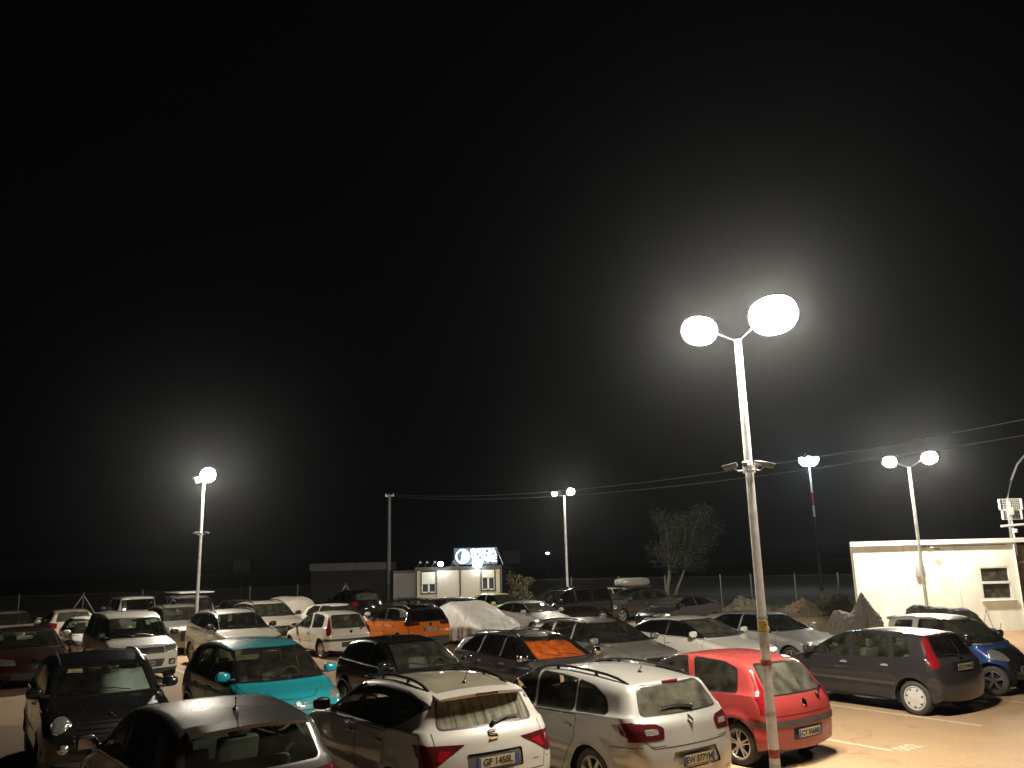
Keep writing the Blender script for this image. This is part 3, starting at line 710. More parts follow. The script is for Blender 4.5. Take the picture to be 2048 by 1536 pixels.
SPECS['clio'] = dict(W=.885, zb=(.98, 1.06), wx=(1.24, -1.30), r=.30, rim='alloy5', res=1.25, b=dict(tum=.28, k=.11, rr=.5, cr=.22, bowr=.14),
    prof=[(1.88,.22),(1.96,.45),(1.91,.70),(1.66,.84),(1.12,1.0,.06),(.40,1.45,.3),(-.30,1.545,.35),(-1.0,1.535,.35),(-1.60,1.46,.10),(-1.86,1.06,.14),(-1.93,.90),(-1.97,.60),(-1.92,.24)],
    panes=[[(1.0,1.02),(.50,1.35),(.30,1.43),(-.10,1.46),(-.15,1.03)],[(-.24,1.04),(-.18,1.462),(-.72,1.45),(-1.15,1.37),(-1.28,1.16),(-1.2,1.09)]],
    doors=[[(1.05,.95),(1.0,.30),(-.12,.27),(-.20,.98)],[(-.22,.98),(-.16,.27),(-.75,.27),(-.95,.6),(-1.18,1.0)]],
    ws=(.68,1.05,.57,1.42), rg=(.66,1.07,.57,1.42), grg='glass_clean', mirror=(.80,1.02),
    regs=[('tail_light','side',[(-1.66,1.0),(-2.1,.98),(-2.1,.80),(-1.80,.82)],'dark_red_lens',.005,.02),('tail_light','rear',[(.50,.83),(.52,.98),(.9,1.0),(.9,.82)],'dark_red_lens',.005,.02)],
    extras=[x_antenna(-1.15,.24,.02), x_spoiler(-1.50,-1.74,1.48,.58)])
SPECS['mini'] = dict(W=.895, zb=(1.02, 1.08), wx=(1.27, -1.33), r=.33, rim='alloy5', res=1.2, b=dict(tum=.22, bowf=.20, k=.12, cf=.26, rf=.5),
    prof=[(2.0,.24),(2.05,.50),(2.0,.76),(1.86,.93,.14),(1.06,1.08,.06),(.50,1.50,.2),(-.1,1.615,.35),(-1.0,1.60,.35),(-1.68,1.50,.14),(-1.92,1.0),(-2.03,.65),(-2.0,.26)],
    blackout=[[(1.0,1.06),(.55,1.40),(.42,1.455),(-.3,1.48),(-1.2,1.47),(-1.55,1.42),(-1.66,1.12),(-.5,1.07)]],
    panes=[[(.90,1.085),(.53,1.37),(.40,1.43),(-.10,1.455),(-.14,1.09)],[(-.22,1.09),(-.18,1.455),(-.95,1.45),(-1.0,1.11)],[(-1.06,1.12),(-1.02,1.445),(-1.48,1.40),(-1.58,1.14)]],
    doors=[[(1.02,1.03),(.98,.34),(-.10,.30),(-.17,1.05)],[(-.19,1.05),(-.14,.30),(-.70,.30),(-1.02,.65),(-1.05,1.06)]], hm='chrome', hz=.92,
    ws=(.70,1.10,.60,1.45), rg=(.60,1.12,.52,1.40), mirror=(.86,1.14), gws='glass_clear', frame='trim',
    regs=[('grille','front',[(-.50,.58),(-.58,.76),(-.5,.84),(.5,.84),(.58,.76),(.50,.58)],'trim',.004,.04),('lower_grille','front',rect(-.55,.30,.55,.44),'trim',-.01,.04),('sill','side',rect(-2.0,.18,2.0,.34),'plastic',.006)],
    seams=[('bonnet_gap','top',[(1.1,.70),(1.7,.66),(1.82,.5)],1),('bonnet_crease','top',[(1.2,.38),(1.75,.36)],1)],
    strips=[('chrome_trim','side',[(1.0,1.04),(-1.66,1.095)],.016,'chrome')],
    extras=[x_round_lamp(0,.66,.82,.12), x_round_lamp(0,.62,.52,.05,nm='fog_light'), x_badge(.90,'wing','front'), x_fwipers(1.11,.6), x_rails(.4,-1.5,.60,'trim',.03),
            lambda B, add, MB, idx: [add('grille_bar', (lambda mb, q: (mb.tube([tuple(p) for p in q], .010, 5), mb.mesh('grille_bar'))[1])(MB(), (lambda h: h[0]+h[1]*.012)(B.hit('front', [(y, z) for y in np.linspace(-.50,.50,9)]))), 'chrome') for z in (.62,.68,.74,.80)]])
SPECS['fiat500l'] = dict(W=.89, zb=(1.02, 1.08), wx=(1.32, -1.29), r=.32, rim='alloy5', res=1.2, b=dict(tum=.24, k=.13, cf=.34, rf=.6, crown=.06),
    prof=[(2.0,.24),(2.07,.48),(2.04,.72),(1.90,.90,.14),(1.42,1.05,.10),(.62,1.545,.3),(-.1,1.655,.4),(-1.0,1.64,.4),(-1.72,1.55,.15),(-1.94,1.05),(-2.05,.65),(-2.0,.26)],
    blackout=[[(1.24,1.06),(.70,1.46),(.45,1.54),(-.3,1.575),(-1.3,1.55),(-1.72,1.46),(-1.80,1.13),(-.3,1.06)]],
    panes=[[(1.18,1.085),(.86,1.32),(.80,1.09)],[(.72,1.09),(.78,1.37),(.44,1.505),(-.08,1.54),(-.12,1.09)],[(-.20,1.09),(-.15,1.54),(-.92,1.535),(-.98,1.11)],[(-1.06,1.12),(-1.0,1.525),(-1.50,1.47),(-1.62,1.15)]],
    doors=[[(1.12,1.03),(1.02,.34),(-.08,.30),(-.15,1.05)],[(-.17,1.05),(-.12,.30),(-.66,.30),(-1.0,.65),(-1.03,1.06)]], hz=.92,
    ws=(.74,1.09,.60,1.53), rg=(.62,1.12,.54,1.48), mirror=(1.02,1.14), gws='glass',
    regs=[('headlight','front',[(.60,.78),(.62,.88),(.72,.92),(.84,.88),(.80,.76)],'clear_lens',.005,.05),('headlight','side',[(1.62,.80),(1.55,.96),(1.8,1.0),(2.0,.9),(2.0,.78)],'clear_lens',.004,.03),
          ('lower_grille','front',[(-.62,.30),(-.55,.46),(.55,.46),(.62,.30)],'plastic',-.01,.04),('upper_grille','front',rect(-.34,.66,.34,.705),'trim',.002,.015)],
    seams=[('bonnet_gap','front',[(0,.83),(.30,.85),(.44,.95)],1),('bonnet_gap','top',[(1.2,.80),(1.6,.72)],1)],
    extras=[x_badge(.76,'disc','front'), lambda B, add, MB, idx: [add('chrome_bar', (lambda mb, q: (mb.tube([tuple(p) for p in q], .013, 6), mb.mesh('chrome_bar'))[1])(MB(), (lambda h: h[0]+h[1]*.008)(B.hit('front', [(s*y, .76) for y in np.linspace(.07,.40,6)]))), 'chrome') for s in (1,-1)],
            x_fwipers(1.09,.68), x_round_lamp(0,.62,.56,.06,nm='fog_light')])
SPECS['ypsilon'] = dict(W=.83, zb=(.98, 1.06), wx=(1.17, -1.20), r=.30, rim='alloy5', res=1.0, b=dict(tum=.30, k=.13),
    prof=[(1.83,.24),(1.90,.46),(1.85,.72),(1.62,.88),(1.05,1.0,.08),(.34,1.44,.3),(-.3,1.52,.35),(-.95,1.50,.35),(-1.5,1.40,.15),(-1.75,1.0),(-1.88,.6),(-1.84,.24)],
    panes=[[(.96,1.03),(.45,1.34),(.25,1.41),(-.10,1.43),(-.15,1.04)],[(-.23,1.04),(-.18,1.43),(-.75,1.40),(-1.05,1.22),(-1.0,1.08)]],
    doors=[[(1.0,.98),(.96,.30),(-.12,.27),(-.19,1.0)]], ws=(.66,1.03,.54,1.41), rg=(.56,1.08,.48,1.36), mirror=(.78,1.06), frame='chrome', gside='glass_dark', gws='glass',
    regs=[('headlight','front',[(.40,.72),(.46,.86),(.78,.92),(.80,.76)],'clear_lens',.004,.03),('tail_light','side',[(-1.55,1.05),(-1.95,1.0),(-1.95,.66),(-1.75,.70)],'red_lens',.004,.03)],
    strips=[('chrome_trim','front',[(.685,1.03),(.56,1.42)],.015,'chrome'),('chrome_trim','front',[(0,1.435),(.56,1.425)],.014,'chrome')],
    extras=[x_fwipers(1.04,.6), x_badge(.80,'disc','front')])
SPECS['a4'] = dict(W=.91, gws='glass_clear', zb=(.93, .98), wx=(1.45, -1.36), r=.32, rim='alloy7', res=1.0, b=dict(tum=.40, k=.10),
    prof=[(2.25,.22),(2.34,.45),(2.30,.66),(2.1,.76),(1.12,.93,.06),(.22,1.35,.3),(-.4,1.42,.35),(-1.3,1.40,.35),(-1.98,1.32,.14),(-2.22,1.0),(-2.36,.62),(-2.3,.24)],
    panes=[[(1.0,.965),(.42,1.27),(.2,1.335),(-.12,1.352),(-.16,.975)],[(-.24,.975),(-.20,1.352),(-.95,1.345),(-1.04,.99)],[(-1.12,.995),(-1.05,1.338),(-1.45,1.30),(-1.80,1.06),(-1.78,1.01)]],
    doors=[[(1.08,.93),(1.03,.30),(-.14,.27),(-.20,.95)],[(-.22,.95),(-.18,.27),(-.78,.27),(-1.02,.6),(-1.08,.96)]], hm='chrome', frame='chrome', gside='glass_dark',
    ws=(.68,.97,.54,1.33), rg=(.60,1.02,.5,1.30), mirror=(.82,.98), mm='chrome',
    regs=[('headlight','front',[(.46,.60),(.46,.70),(.85,.76),(.88,.62)],'clear_lens',.004,.03),('headlight','side',[(1.9,.62),(1.85,.72),(2.3,.74),(2.3,.60)],'clear_lens',.004,.02),('grille','front',[(-.30,.34),(-.40,.74),(.40,.74),(.30,.34)],'trim',.003,.04)],
    strips=[('chrome_trim','side',[(1.0,.935),(-1.8,.985)],.014,'chrome')],
    extras=[x_rails(.15,-1.75,.50,'chrome'), x_badge(.66,'rings4','front'), x_fwipers(.98,.6)])
SPECS['golfv'] = dict(W=.90, zb=(.96, 1.02), wx=(1.36, -1.28), r=.32, rim='alloy5', res=1.0,
    prof=[(2.14,.22),(2.22,.45),(2.17,.70),(1.92,.83),(1.2,.98,.06),(.28,1.41,.3),(-.4,1.49,.35),(-1.2,1.47,.35),(-1.90,1.39,.14),(-2.15,1.0),(-2.24,.62),(-2.2,.24)],
    panes=[[(1.05,1.0),(.45,1.32),(.24,1.395),(-.08,1.412),(-.14,1.01)],[(-.22,1.01),(-.16,1.412),(-.90,1.405),(-1.0,1.03)],[(-1.08,1.035),(-1.02,1.395),(-1.45,1.34),(-1.66,1.14),(-1.60,1.06)]],
    doors=[[(1.10,.96),(1.06,.30),(-.12,.27),(-.18,.98)],[(-.20,.98),(-.14,.27),(-.74,.27),(-.98,.6),(-1.06,1.0)]],
    ws=(.70,1.01,.56,1.38), rg=(.62,1.04,.52,1.36), mirror=(.88,1.02), frame='trim',
    regs=[('headlight','front',[(.44,.62),(.42,.72),(.85,.80),(.86,.64)],'clear_lens',.004,.03),('headlight','side',[(1.75,.66),(1.70,.80),(2.2,.80),(2.2,.62)],'clear_lens',.004,.02),('grille','front',rect(-.42,.62,.42,.71),'trim',.003,.02),('lower_grille','front',rect(-.55,.28,.55,.44),'plastic',-.008,.04)],
    seams=[('bonnet_gap','top',[(1.15,.72),(1.8,.64),(2.0,.45),(2.04,0)],1)],
    extras=[x_badge(.67,'ring','front'), x_fwipers(1.02,.6), x_rails(.2,-1.7,.56,'trim',.03)])
SPECS['cla'] = dict(W=.89, zb=(.96, 1.04), wx=(1.40, -1.30), r=.32, rim='alloy5', res=1.0, b=dict(tum=.42, k=.11),
    prof=[(2.18,.22),(2.27,.42),(2.24,.66),(2.02,.80),(1.2,.97,.06),(.25,1.37,.35),(-.45,1.435,.4),(-1.1,1.37,.4),(-1.85,1.06,.2),(-2.20,.98,.12),(-2.28,.72),(-2.22,.24)],
    blackout=[[(1.06,.975),(.55,1.24),(.25,1.34),(-.3,1.37),(-.9,1.33),(-1.35,1.18),(-1.52,1.06),(-.3,1.0)]],
    panes=[[(.98,1.0),(.54,1.215),(.24,1.315),(-.10,1.345),(-.15,1.015)],[(-.23,1.02),(-.17,1.345),(-.85,1.305),(-1.25,1.17),(-1.34,1.07)]],
    doors=[[(1.10,.96),(1.06,.30),(-.12,.27),(-.18,.98)],[(-.20,.98),(-.14,.27),(-.74,.27),(-.98,.6),(-1.35,1.02)]], gside='glass_dark',
    ws=(.68,1.0,.55,1.34), rg=(.55,1.10,.48,1.30), mirror=(.86,1.04), gws='glass_film',
    regs=[('headlight','front',[(.46,.62),(.42,.72),(.85,.78),(.88,.66)],'clear_lens',.004,.03),('headlight','side',[(1.75,.66),(1.70,.78),(2.2,.78),(2.2,.62)],'clear_lens',.004,.02),('grille','front',[(-.40,.42),(-.46,.62),(-.38,.70),(.38,.70),(.46,.62),(.40,.42)],'trim',.003,.03)],
    seams=[('bonnet_gap','top',[(1.15,.72),(1.8,.64),(2.0,.45),(2.04,0)],1)],
    extras=[x_badge(.60,'star','front'), x_fwipers(1.0,.6)])
SPECS['bmw1'] = dict(W=.88, zb=(.93, 1.0), wx=(1.34, -1.30), r=.32, rim='alloy5', res=1.0, b=dict(tum=.40, k=.10),
    prof=[(2.04,.22),(2.12,.42),(2.08,.68),(1.88,.79),(.98,.96,.06),(.10,1.36,.3),(-.5,1.425,.35),(-1.2,1.40,.35),(-1.80,1.31,.14),(-2.02,.98),(-2.12,.62),(-2.06,.24)],
    panes=[[(.84,.98),(.30,1.27),(.05,1.335),(-.28,1.352),(-.33,.99)],[(-.41,.99),(-.36,1.352),(-1.0,1.33),(-1.45,1.15),(-1.50,1.05),(-1.42,1.02)]],
    doors=[[(.92,.94),(.88,.30),(-.30,.27),(-.37,.96)],[(-.39,.96),(-.34,.27),(-.78,.27),(-1.0,.6),(-1.35,.98)]], gside='glass_dark',
    ws=(.66,.98,.53,1.33), rg=(.56,1.04,.48,1.28), mirror=(.68,1.0),
    regs=[('headlight','front',[(.44,.62),(.42,.73),(.82,.78),(.86,.66)],'clear_lens',.004,.04),('headlight','side',[(1.68,.68),(1.64,.78),(2.1,.76),(2.1,.62)],'clear_lens',.004,.02),('grille','front',[(.03,.50),(.03,.70),(.30,.72),(.32,.54)],'trim',.003,.04)],
    seams=[('bonnet_gap','top',[(.98,.70),(1.7,.62),(1.90,.4)],1)], extras=[x_badge(.76,'disc','front'), x_fwipers(.98,.6)])
SPECS['smart'] = dict(W=.79, zb=(.98, 1.04), wx=(.98, -.90), r=.29, rim='alloy5', rimm='alloy_dark', res=1.0, b=dict(tum=.24, k=.12, rf=.4, cf=.22), seatx=(-.25, None),
    prof=[(1.30,.24),(1.36,.42),(1.32,.68),(1.14,.86),(.92,1.0,.08),(.28,1.47,.25),(-.2,1.54,.3),(-.8,1.54,.3),(-1.20,1.48,.10),(-1.26,1.0),(-1.33,.62),(-1.30,.26)],
    panes=[[(.80,1.02),(.34,1.37),(.20,1.44),(-.42,1.455),(-.48,1.06)],[(-.62,1.14),(-.58,1.43),(-.92,1.41),(-1.0,1.18)]],
    doors=[[(.86,.98),(.80,.32),(-.46,.28),(-.55,1.0)]], ws=(.64,1.02,.56,1.45), rg=(.50,1.06,.50,1.42), mirror=(.62,1.08), mm='trim', upper=True, upx=(-1.6,.92), prof_roof=(.35,-1.3),
    regs=[('nose_panel','front',[(-.5,.42),(-.56,.90),(.56,.90),(.5,.42)],'trim',.0,.05),('headlight','front',[(.42,.66),(.42,.82),(.56,.90),(.72,.88),(.72,.70)],'clear_lens',.005,.05),('headlight','side',[(.98,.72),(.92,.90),(1.12,.92),(1.3,.8),(1.3,.68)],'clear_lens',.004,.03),('lower_grille','front',rect(-.42,.26,.42,.40),'plastic',-.01,.03)],
    extras=[x_spoiler(-1.05,-1.32,1.5,.48,'trim'), x_fwipers(1.03,.55), x_badge(.74,'disc','front')])
SPECS['suv'] = dict(W=.92, zb=(1.10, 1.18), wx=(1.38, -1.31), r=.36, rim='alloy5', res=.8, b=dict(tum=.32),
    prof=[(2.18,.28),(2.28,.55),(2.24,.86),(2.0,1.02),(1.15,1.13,.06),(.35,1.60,.3),(-.4,1.69,.35),(-1.2,1.67,.35),(-1.90,1.58,.12),(-2.10,1.15),(-2.26,.75),(-2.2,.28)],
    blackout=[[(1.08,1.13),(.55,1.47),(.30,1.565),(-.4,1.61),(-1.4,1.58),(-1.80,1.48),(-1.86,1.28),(-.3,1.15)]],
    panes=[[(1.0,1.16),(.54,1.44),(.28,1.535),(-.08,1.57),(-.13,1.17)],[(-.21,1.17),(-.16,1.57),(-.92,1.555),(-1.0,1.20)],[(-1.07,1.21),(-1.02,1.545),(-1.50,1.50),(-1.66,1.28)]],
    doors=[[(1.10,1.1),(1.04,.38),(-.12,.34),(-.17,1.13)],[(-.19,1.13),(-.14,.34),(-.72,.34),(-1.02,.72),(-1.05,1.15)]], gside='glass_dark',
    ws=(.72,1.16,.60,1.57), rg=(.64,1.20,.56,1.53), mirror=(.85,1.20), mm='trim', upper=True, upx=(-2.6,1.25), prof_roof=(.35,-2.1), hz=1.0,
    regs=[('headlight','front',[(.42,.78),(.44,.88),(.86,.95),(.88,.80)],'clear_lens',.004,.03),('headlight','side',[(1.85,.82),(1.80,.95),(2.3,.94),(2.3,.78)],'clear_lens',.004,.02),('grille','front',[(-.45,.48),(-.42,.84),(.42,.84),(.45,.48)],'trim',.003,.03),
          ('tail_light','rear',[(.62,.90),(.58,1.08),(1.0,1.12),(1.0,.90)],'red_lens',.004,.02),('tail_light','side',[(-1.9,.92),(-1.82,1.10),(-2.4,1.1),(-2.4,.90)],'red_lens',.004,.02),('lower_cladding','side',rect(-2.4,.2,2.4,.42),'plastic',.004)],
    extras=[x_rails(.3,-1.7,.60,'trim'), x_fwipers(1.16,.6), x_badge(.72,'disc','front'), x_badge(1.05,'disc'), x_brakelight(1.565,.14)])
SPECS['p2008'] = dict(SPECS['suv'], W=.87, zb=(1.0, 1.08), wx=(1.28,-1.26), r=.33, res=1.0,
    prof=[(2.0,.26),(2.08,.52),(2.04,.80),(1.82,.95),(1.05,1.04,.06),(.28,1.47,.3),(-.4,1.555,.35),(-1.1,1.54,.35),(-1.70,1.46,.12),(-1.92,1.03),(-2.06,.70),(-2.0,.28)],
    blackout=[[(1.0,1.03),(.50,1.35),(.25,1.44),(-.4,1.48),(-1.2,1.46),(-1.55,1.36),(-1.62,1.22),(-.3,1.05)]],
    panes=[[(.92,1.06),(.49,1.32),(.24,1.41),(-.08,1.44),(-.13,1.07)],[(-.21,1.07),(-.16,1.44),(-.85,1.43),(-1.05,1.36),(-1.22,1.14)]],
    doors=[[(1.02,1.0),(.97,.36),(-.12,.32),(-.17,1.03)],[(-.19,1.03),(-.14,.32),(-.68,.32),(-.95,.66),(-1.02,1.05)]],
    ws=(.68,1.06,.56,1.44), rg=(.70,1.06,.56,1.42), grg='glass_dark', mirror=(.80,1.08), prof_roof=(.3,-1.95), upx=(-2.6,1.15), hz=.90,
    regs=[('tail_light','rear',[(.40,.93),(.40,1.02),(1.0,1.04),(1.0,.90)],'dark_red_lens',.004,.02),('tail_light','side',[(-1.7,.92),(-1.64,1.03),(-2.2,1.04),(-2.2,.90)],'dark_red_lens',.004,.02),('lower_bumper','rear',rect(-1,.2,1,.56),'plastic',.004),('lower_cladding','side',rect(-2.4,.2,2.4,.40),'plastic',.004)],
    strips=[('chrome_trim','side',[(1.0,1.03),(.50,1.365),(.25,1.455),(-.4,1.492),(-.95,1.48)],.014,'chrome')],
    extras=[x_rails(.3,-1.5,.55,'trim'), x_badge(.95,'disc'), x_spoiler(-1.6,-1.84,1.46,.54,'trim')])
SPECS['hatch'] = dict(W=.87, zb=(.96, 1.04), wx=(1.26, -1.27), r=.31, rim='alloy5', res=.75,
    prof=[(1.95,.22),(2.02,.45),(1.97,.70),(1.74,.84),(1.10,.98,.06),(.28,1.41,.3),(-.4,1.49,.35),(-1.1,1.47,.35),(-1.68,1.38,.12),(-1.90,1.0),(-2.02,.62),(-1.98,.24)],
    panes=[[(1.0,1.0),(.45,1.32),(.24,1.395),(-.08,1.412),(-.14,1.01)],[(-.22,1.01),(-.16,1.412),(-.85,1.40),(-1.25,1.25),(-1.32,1.10),(-1.25,1.05)]],
    doors=[[(1.05,.96),(1.0,.30),(-.12,.27),(-.18,.98)],[(-.20,.98),(-.14,.27),(-.7,.27),(-.95,.6),(-1.2,1.0)]],
    ws=(.68,1.01,.55,1.38), rg=(.62,1.05,.53,1.36), mirror=(.80,1.02),
    regs=[('headlight','front',[(.40,.64),(.42,.76),(.82,.82),(.84,.66)],'clear_lens',.004,.03),('headlight','side',[(1.6,.68),(1.56,.82),(2.1,.80),(2.1,.64)],'clear_lens',.004,.02),('grille','front',rect(-.34,.62,.34,.70),'trim',.003,.02),('lower_grille','front',rect(-.5,.28,.5,.44),'plastic',-.008,.04),
          ('tail_light','rear',[(.60,.78),(.58,.98),(1.0,1.02),(1.0,.78)],'red_lens',.004,.02),('tail_light','side',[(-1.72,.82),(-1.66,1.0),(-2.2,1.0),(-2.2,.78)],'red_lens',.004,.02),('lower_bumper','rear',rect(-1,.2,1,.38),'plastic',.003)],
    extras=[x_badge(.72,'disc','front'), x_fwipers(1.02,.6), x_brakelight(1.385,.13), x_badge(.92,'disc')])
SPECS['caddy'] = dict(W=.90, zb=(1.08, 1.14), wx=(1.55, -1.40), r=.33, rim='hubcap', rimm='hubcap', res=1.0, b=dict(tum=.16, k=.10, cf=.24, rf=.5),
    prof=[(2.18,.24),(2.24,.50),(2.20,.84),(2.04,.99),(1.42,1.14,.06),(.72,1.66,.25),(.1,1.80,.35),(-1.0,1.81,.35),(-2.0,1.77,.15),(-2.16,1.2),(-2.22,.6),(-2.18,.26)],
    panes=[[(1.30,1.13),(.82,1.52),(.66,1.62),(.22,1.66),(.16,1.14)],[(.06,1.15),(.12,1.66),(-.80,1.68),(-.84,1.16)],[(-.96,1.17),(-.92,1.68),(-1.85,1.66),(-1.92,1.2)]],
    doors=[[(1.30,1.08),(1.15,.32),(.18,.30),(.12,1.11)],[(.10,1.11),(.14,.30),(-.86,.30),(-.90,1.13)]], gside='glass_dark',
    ws=(.74,1.17,.64,1.64), rg=(.66,1.20,.60,1.66), mirror=(1.12,1.2), mm='trim', gws='glass',
    regs=[('headlight','front',[(.50,.76),(.50,.94),(.84,.98),(.86,.78)],'clear_lens',.004,.04),('headlight','side',[(1.95,.78),(1.90,.97),(2.3,.95),(2.3,.76)],'clear_lens',.004,.02),
          ('grille','front',[(-.48,.76),(-.48,.92),(.48,.92),(.48,.76)],'plastic',.003,.03),('lower_grille','front',[(-.42,.42),(-.50,.62),(.50,.62),(.42,.42)],'plastic',-.01,.04),('fog_recess','front',rect(.60,.44,.80,.60),'plastic',-.006,.04),('lower_bumper','front',rect(-1,.2,1,.38),'plastic',.003)],
    seams=[('bonnet_gap','front',[(0,.96),(.70,1.0),(.80,1.04)],1)],
    extras=[x_badge(.86,'ring','front'), x_fwipers(1.18,.65), x_round_lamp(0,.70,.52,.05,nm='fog_light')])
SPECS['van'] = dict(W=.90, zb=(1.18, 1.20), wx=(1.30, -1.20), r=.36, rim='hubcap', rimm='hubcap', res=.7, b=dict(tum=.13, k=.07, cf=.14, rf=.3, cr=.06, bowr=.05, bowf=.08),
    prof=[(1.92,.36),(1.98,.60),(1.94,1.0),(1.86,1.12),(1.02,1.20,.06),(.78,1.72,.16),(.2,1.84,.2),(-1.0,1.85,.2),(-1.90,1.83,.10),(-1.96,1.2),(-1.98,.6),(-1.94,.38)],
    panes=[[(.90,1.24),(.76,1.64),(.70,1.70),(.02,1.72),(0,1.24)],[(-.12,1.25),(-.10,1.72),(-.80,1.72),(-.82,1.25)],[(-.95,1.26),(-.93,1.72),(-1.72,1.71),(-1.74,1.26)]],
    doors=[[(.95,1.17),(.9,.42),(.0,.40),(-.04,1.18)]], gside='glass_dark', grg='glass_dark',
    ws=(.74,1.24,.70,1.70), rg=(.70,1.24,.68,1.70), mirror=(.85,1.26), mm='trim', seatx=(-.1,-.95),
    regs=[('headlight','front',[(.58,.80),(.58,.98),(.78,.98),(.78,.80)],'clear_lens',.004,.04),('grille','front',rect(-.50,.74,.50,.98),'plastic',.003,.03),('tail_light','rear',rect(.74,.80,.86,1.08),'red_lens',.004,.02)],
    extras=[x_fwipers(1.24,.65)])
SPECS['coupe'] = dict(SPECS['cla'], res=.75, b=dict(tum=.40, k=.12),
    prof=[(1.95,.22),(2.03,.42),(2.0,.66),(1.80,.79),(1.05,.95,.06),(.15,1.35,.35),(-.45,1.42,.4),(-1.0,1.37,.4),(-1.65,1.15,.3),(-1.92,.95,.15),(-2.0,.6),(-1.95,.24)], wx=(1.24,-1.25), W=.86, ws=(.66,.99,.53,1.32), mirror=(.74,1.0), gws='glass_film',
    blackout=[[(.94,.965),(.45,1.24),(.2,1.32),(-.3,1.35),(-.9,1.29),(-1.25,1.14),(-1.32,1.06),(-.3,.99)]],
    panes=[[(.86,.99),(.44,1.215),(.19,1.295),(-.20,1.325),(-.25,1.0)],[(-.33,1.01),(-.28,1.325),(-.85,1.27),(-1.15,1.14),(-1.2,1.07)]],
    doors=[[(1.0,.95),(.96,.30),(-.22,.27),(-.28,.97)]], seams=[], rg=(.52,1.05,.45,1.28))

# ------------------------------------------------------------------ ground
def ground_mat(name, col, col2, rough, bump, sc1=.35, sc2=14, crack=False):
    m = bpy.data.materials.new(name); MATS[name] = m; nt, b = nodes_of(m); N, L = nt.nodes, nt.links
    tc = N.new('ShaderNodeTexCoord')
    n1 = N.new('ShaderNodeTexNoise'); n1.inputs['Scale'].default_value = sc1; n1.inputs['Detail'].default_value = 8; n1.inputs['Roughness'].default_value = .65; L.new(tc.outputs['Object'], n1.inputs[0])
    n2 = N.new('ShaderNodeTexNoise'); n2.inputs['Scale'].default_value = sc2; n2.inputs['Detail'].default_value = 8; L.new(tc.outputs['Object'], n2.inputs[0])
    n3 = N.new('ShaderNodeTexNoise'); n3.inputs['Scale'].default_value = 180; n3.inputs['Detail'].default_value = 2; L.new(tc.outputs['Object'], n3.inputs[0])
    ad = N.new('ShaderNodeMath'); ad.operation = 'MULTIPLY_ADD'; ad.inputs[1].default_value = .45; L.new(n2.outputs[0], ad.inputs[0]); 
    s2 = N.new('ShaderNodeMath'); s2.operation = 'MULTIPLY'; s2.inputs[1].default_value = .6; L.new(n1.outputs[0], s2.inputs[0]); L.new(s2.outputs[0], ad.inputs[2])
    mr = N.new('ShaderNodeMapRange'); mr.inputs[1].default_value = .36; mr.inputs[2].default_value = .68; L.new(ad.outputs[0], mr.inputs[0])
    mx = N.new('ShaderNodeMix'); mx.data_type = 'RGBA'; mx.inputs[6].default_value = (*col, 1); mx.inputs[7].default_value = (*col2, 1); L.new(mr.outputs[0], mx.inputs[0])
    m2 = N.new('ShaderNodeMix'); m2.data_type = 'RGBA'; m2.blend_type = 'MULTIPLY'; m2.inputs[0].default_value = .35
    r3 = N.new('ShaderNodeMapRange'); r3.inputs[1].default_value = .3; r3.inputs[2].default_value = .6; r3.inputs[3].default_value = .55; L.new(n3.outputs[0], r3.inputs[0])
    L.new(mx.outputs[2], m2.inputs[6]); L.new(r3.outputs[0], m2.inputs[7]); L.new(m2.outputs[2], b.inputs['Base Color'])
    if crack:
        vo = N.new('ShaderNodeTexVoronoi'); vo.feature = 'DISTANCE_TO_EDGE'; vo.inputs['Scale'].default_value = .33
        wn_ = N.new('ShaderNodeTexNoise'); wn_.inputs['Scale'].default_value = 1.3; wn_.inputs['Detail'].default_value = 6; L.new(tc.outputs['Object'], wn_.inputs[0])
        mv = N.new('ShaderNodeMix'); mv.data_type = 'VECTOR'; mv.inputs[0].default_value = .55; L.new(tc.outputs['Object'], mv.inputs[4]); 
        vm = N.new('ShaderNodeVectorMath'); vm.operation = 'MULTIPLY_ADD'; vm.inputs[1].default_value = (1.6, 1.6, 0); L.new(wn_.outputs[1], vm.inputs[0]); L.new(tc.outputs['Object'], vm.inputs[2]); L.new(vm.outputs[0], vo.inputs[0])
        cr_ = N.new('ShaderNodeMapRange'); cr_.inputs[1].default_value = .0; cr_.inputs[2].default_value = .007; cr_.inputs[3].default_value = .82; cr_.inputs[4].default_value = 1; L.new(vo.outputs[0], cr_.inputs[0])
        st_ = N.new('ShaderNodeTexNoise'); st_.inputs['Scale'].default_value = 1.1; st_.inputs['Detail'].default_value = 4; st_.inputs['Roughness'].default_value = .6; L.new(tc.outputs['Object'], st_.inputs[0])
        sr = N.new('ShaderNodeMapRange'); sr.inputs[1].default_value = .60; sr.inputs[2].default_value = .72; sr.inputs[3].default_value = 1; sr.inputs[4].default_value = .66; L.new(st_.outputs[0], sr.inputs[0])
        pr = N.new('ShaderNodeMath'); pr.operation = 'MULTIPLY'; L.new(cr_.outputs[0], pr.inputs[0]); L.new(sr.outputs[0], pr.inputs[1])
        m3 = N.new('ShaderNodeMix'); m3.data_type = 'RGBA'; m3.blend_type = 'MULTIPLY'; m3.inputs[0].default_value = 1; L.new(m2.outputs[2], m3.inputs[6]); L.new(pr.outputs[0], m3.inputs[7]); L.new(m3.outputs[2], b.inputs['Base Color'])
    b.inputs['Roughness'].default_value = rough
    bp = N.new('ShaderNodeBump'); bp.inputs['Strength'].default_value = bump; bp.inputs['Distance'].default_value = .012; L.new(n3.outputs[0], bp.inputs['Height']); L.new(bp.outputs[0], b.inputs['Normal'])
    return m
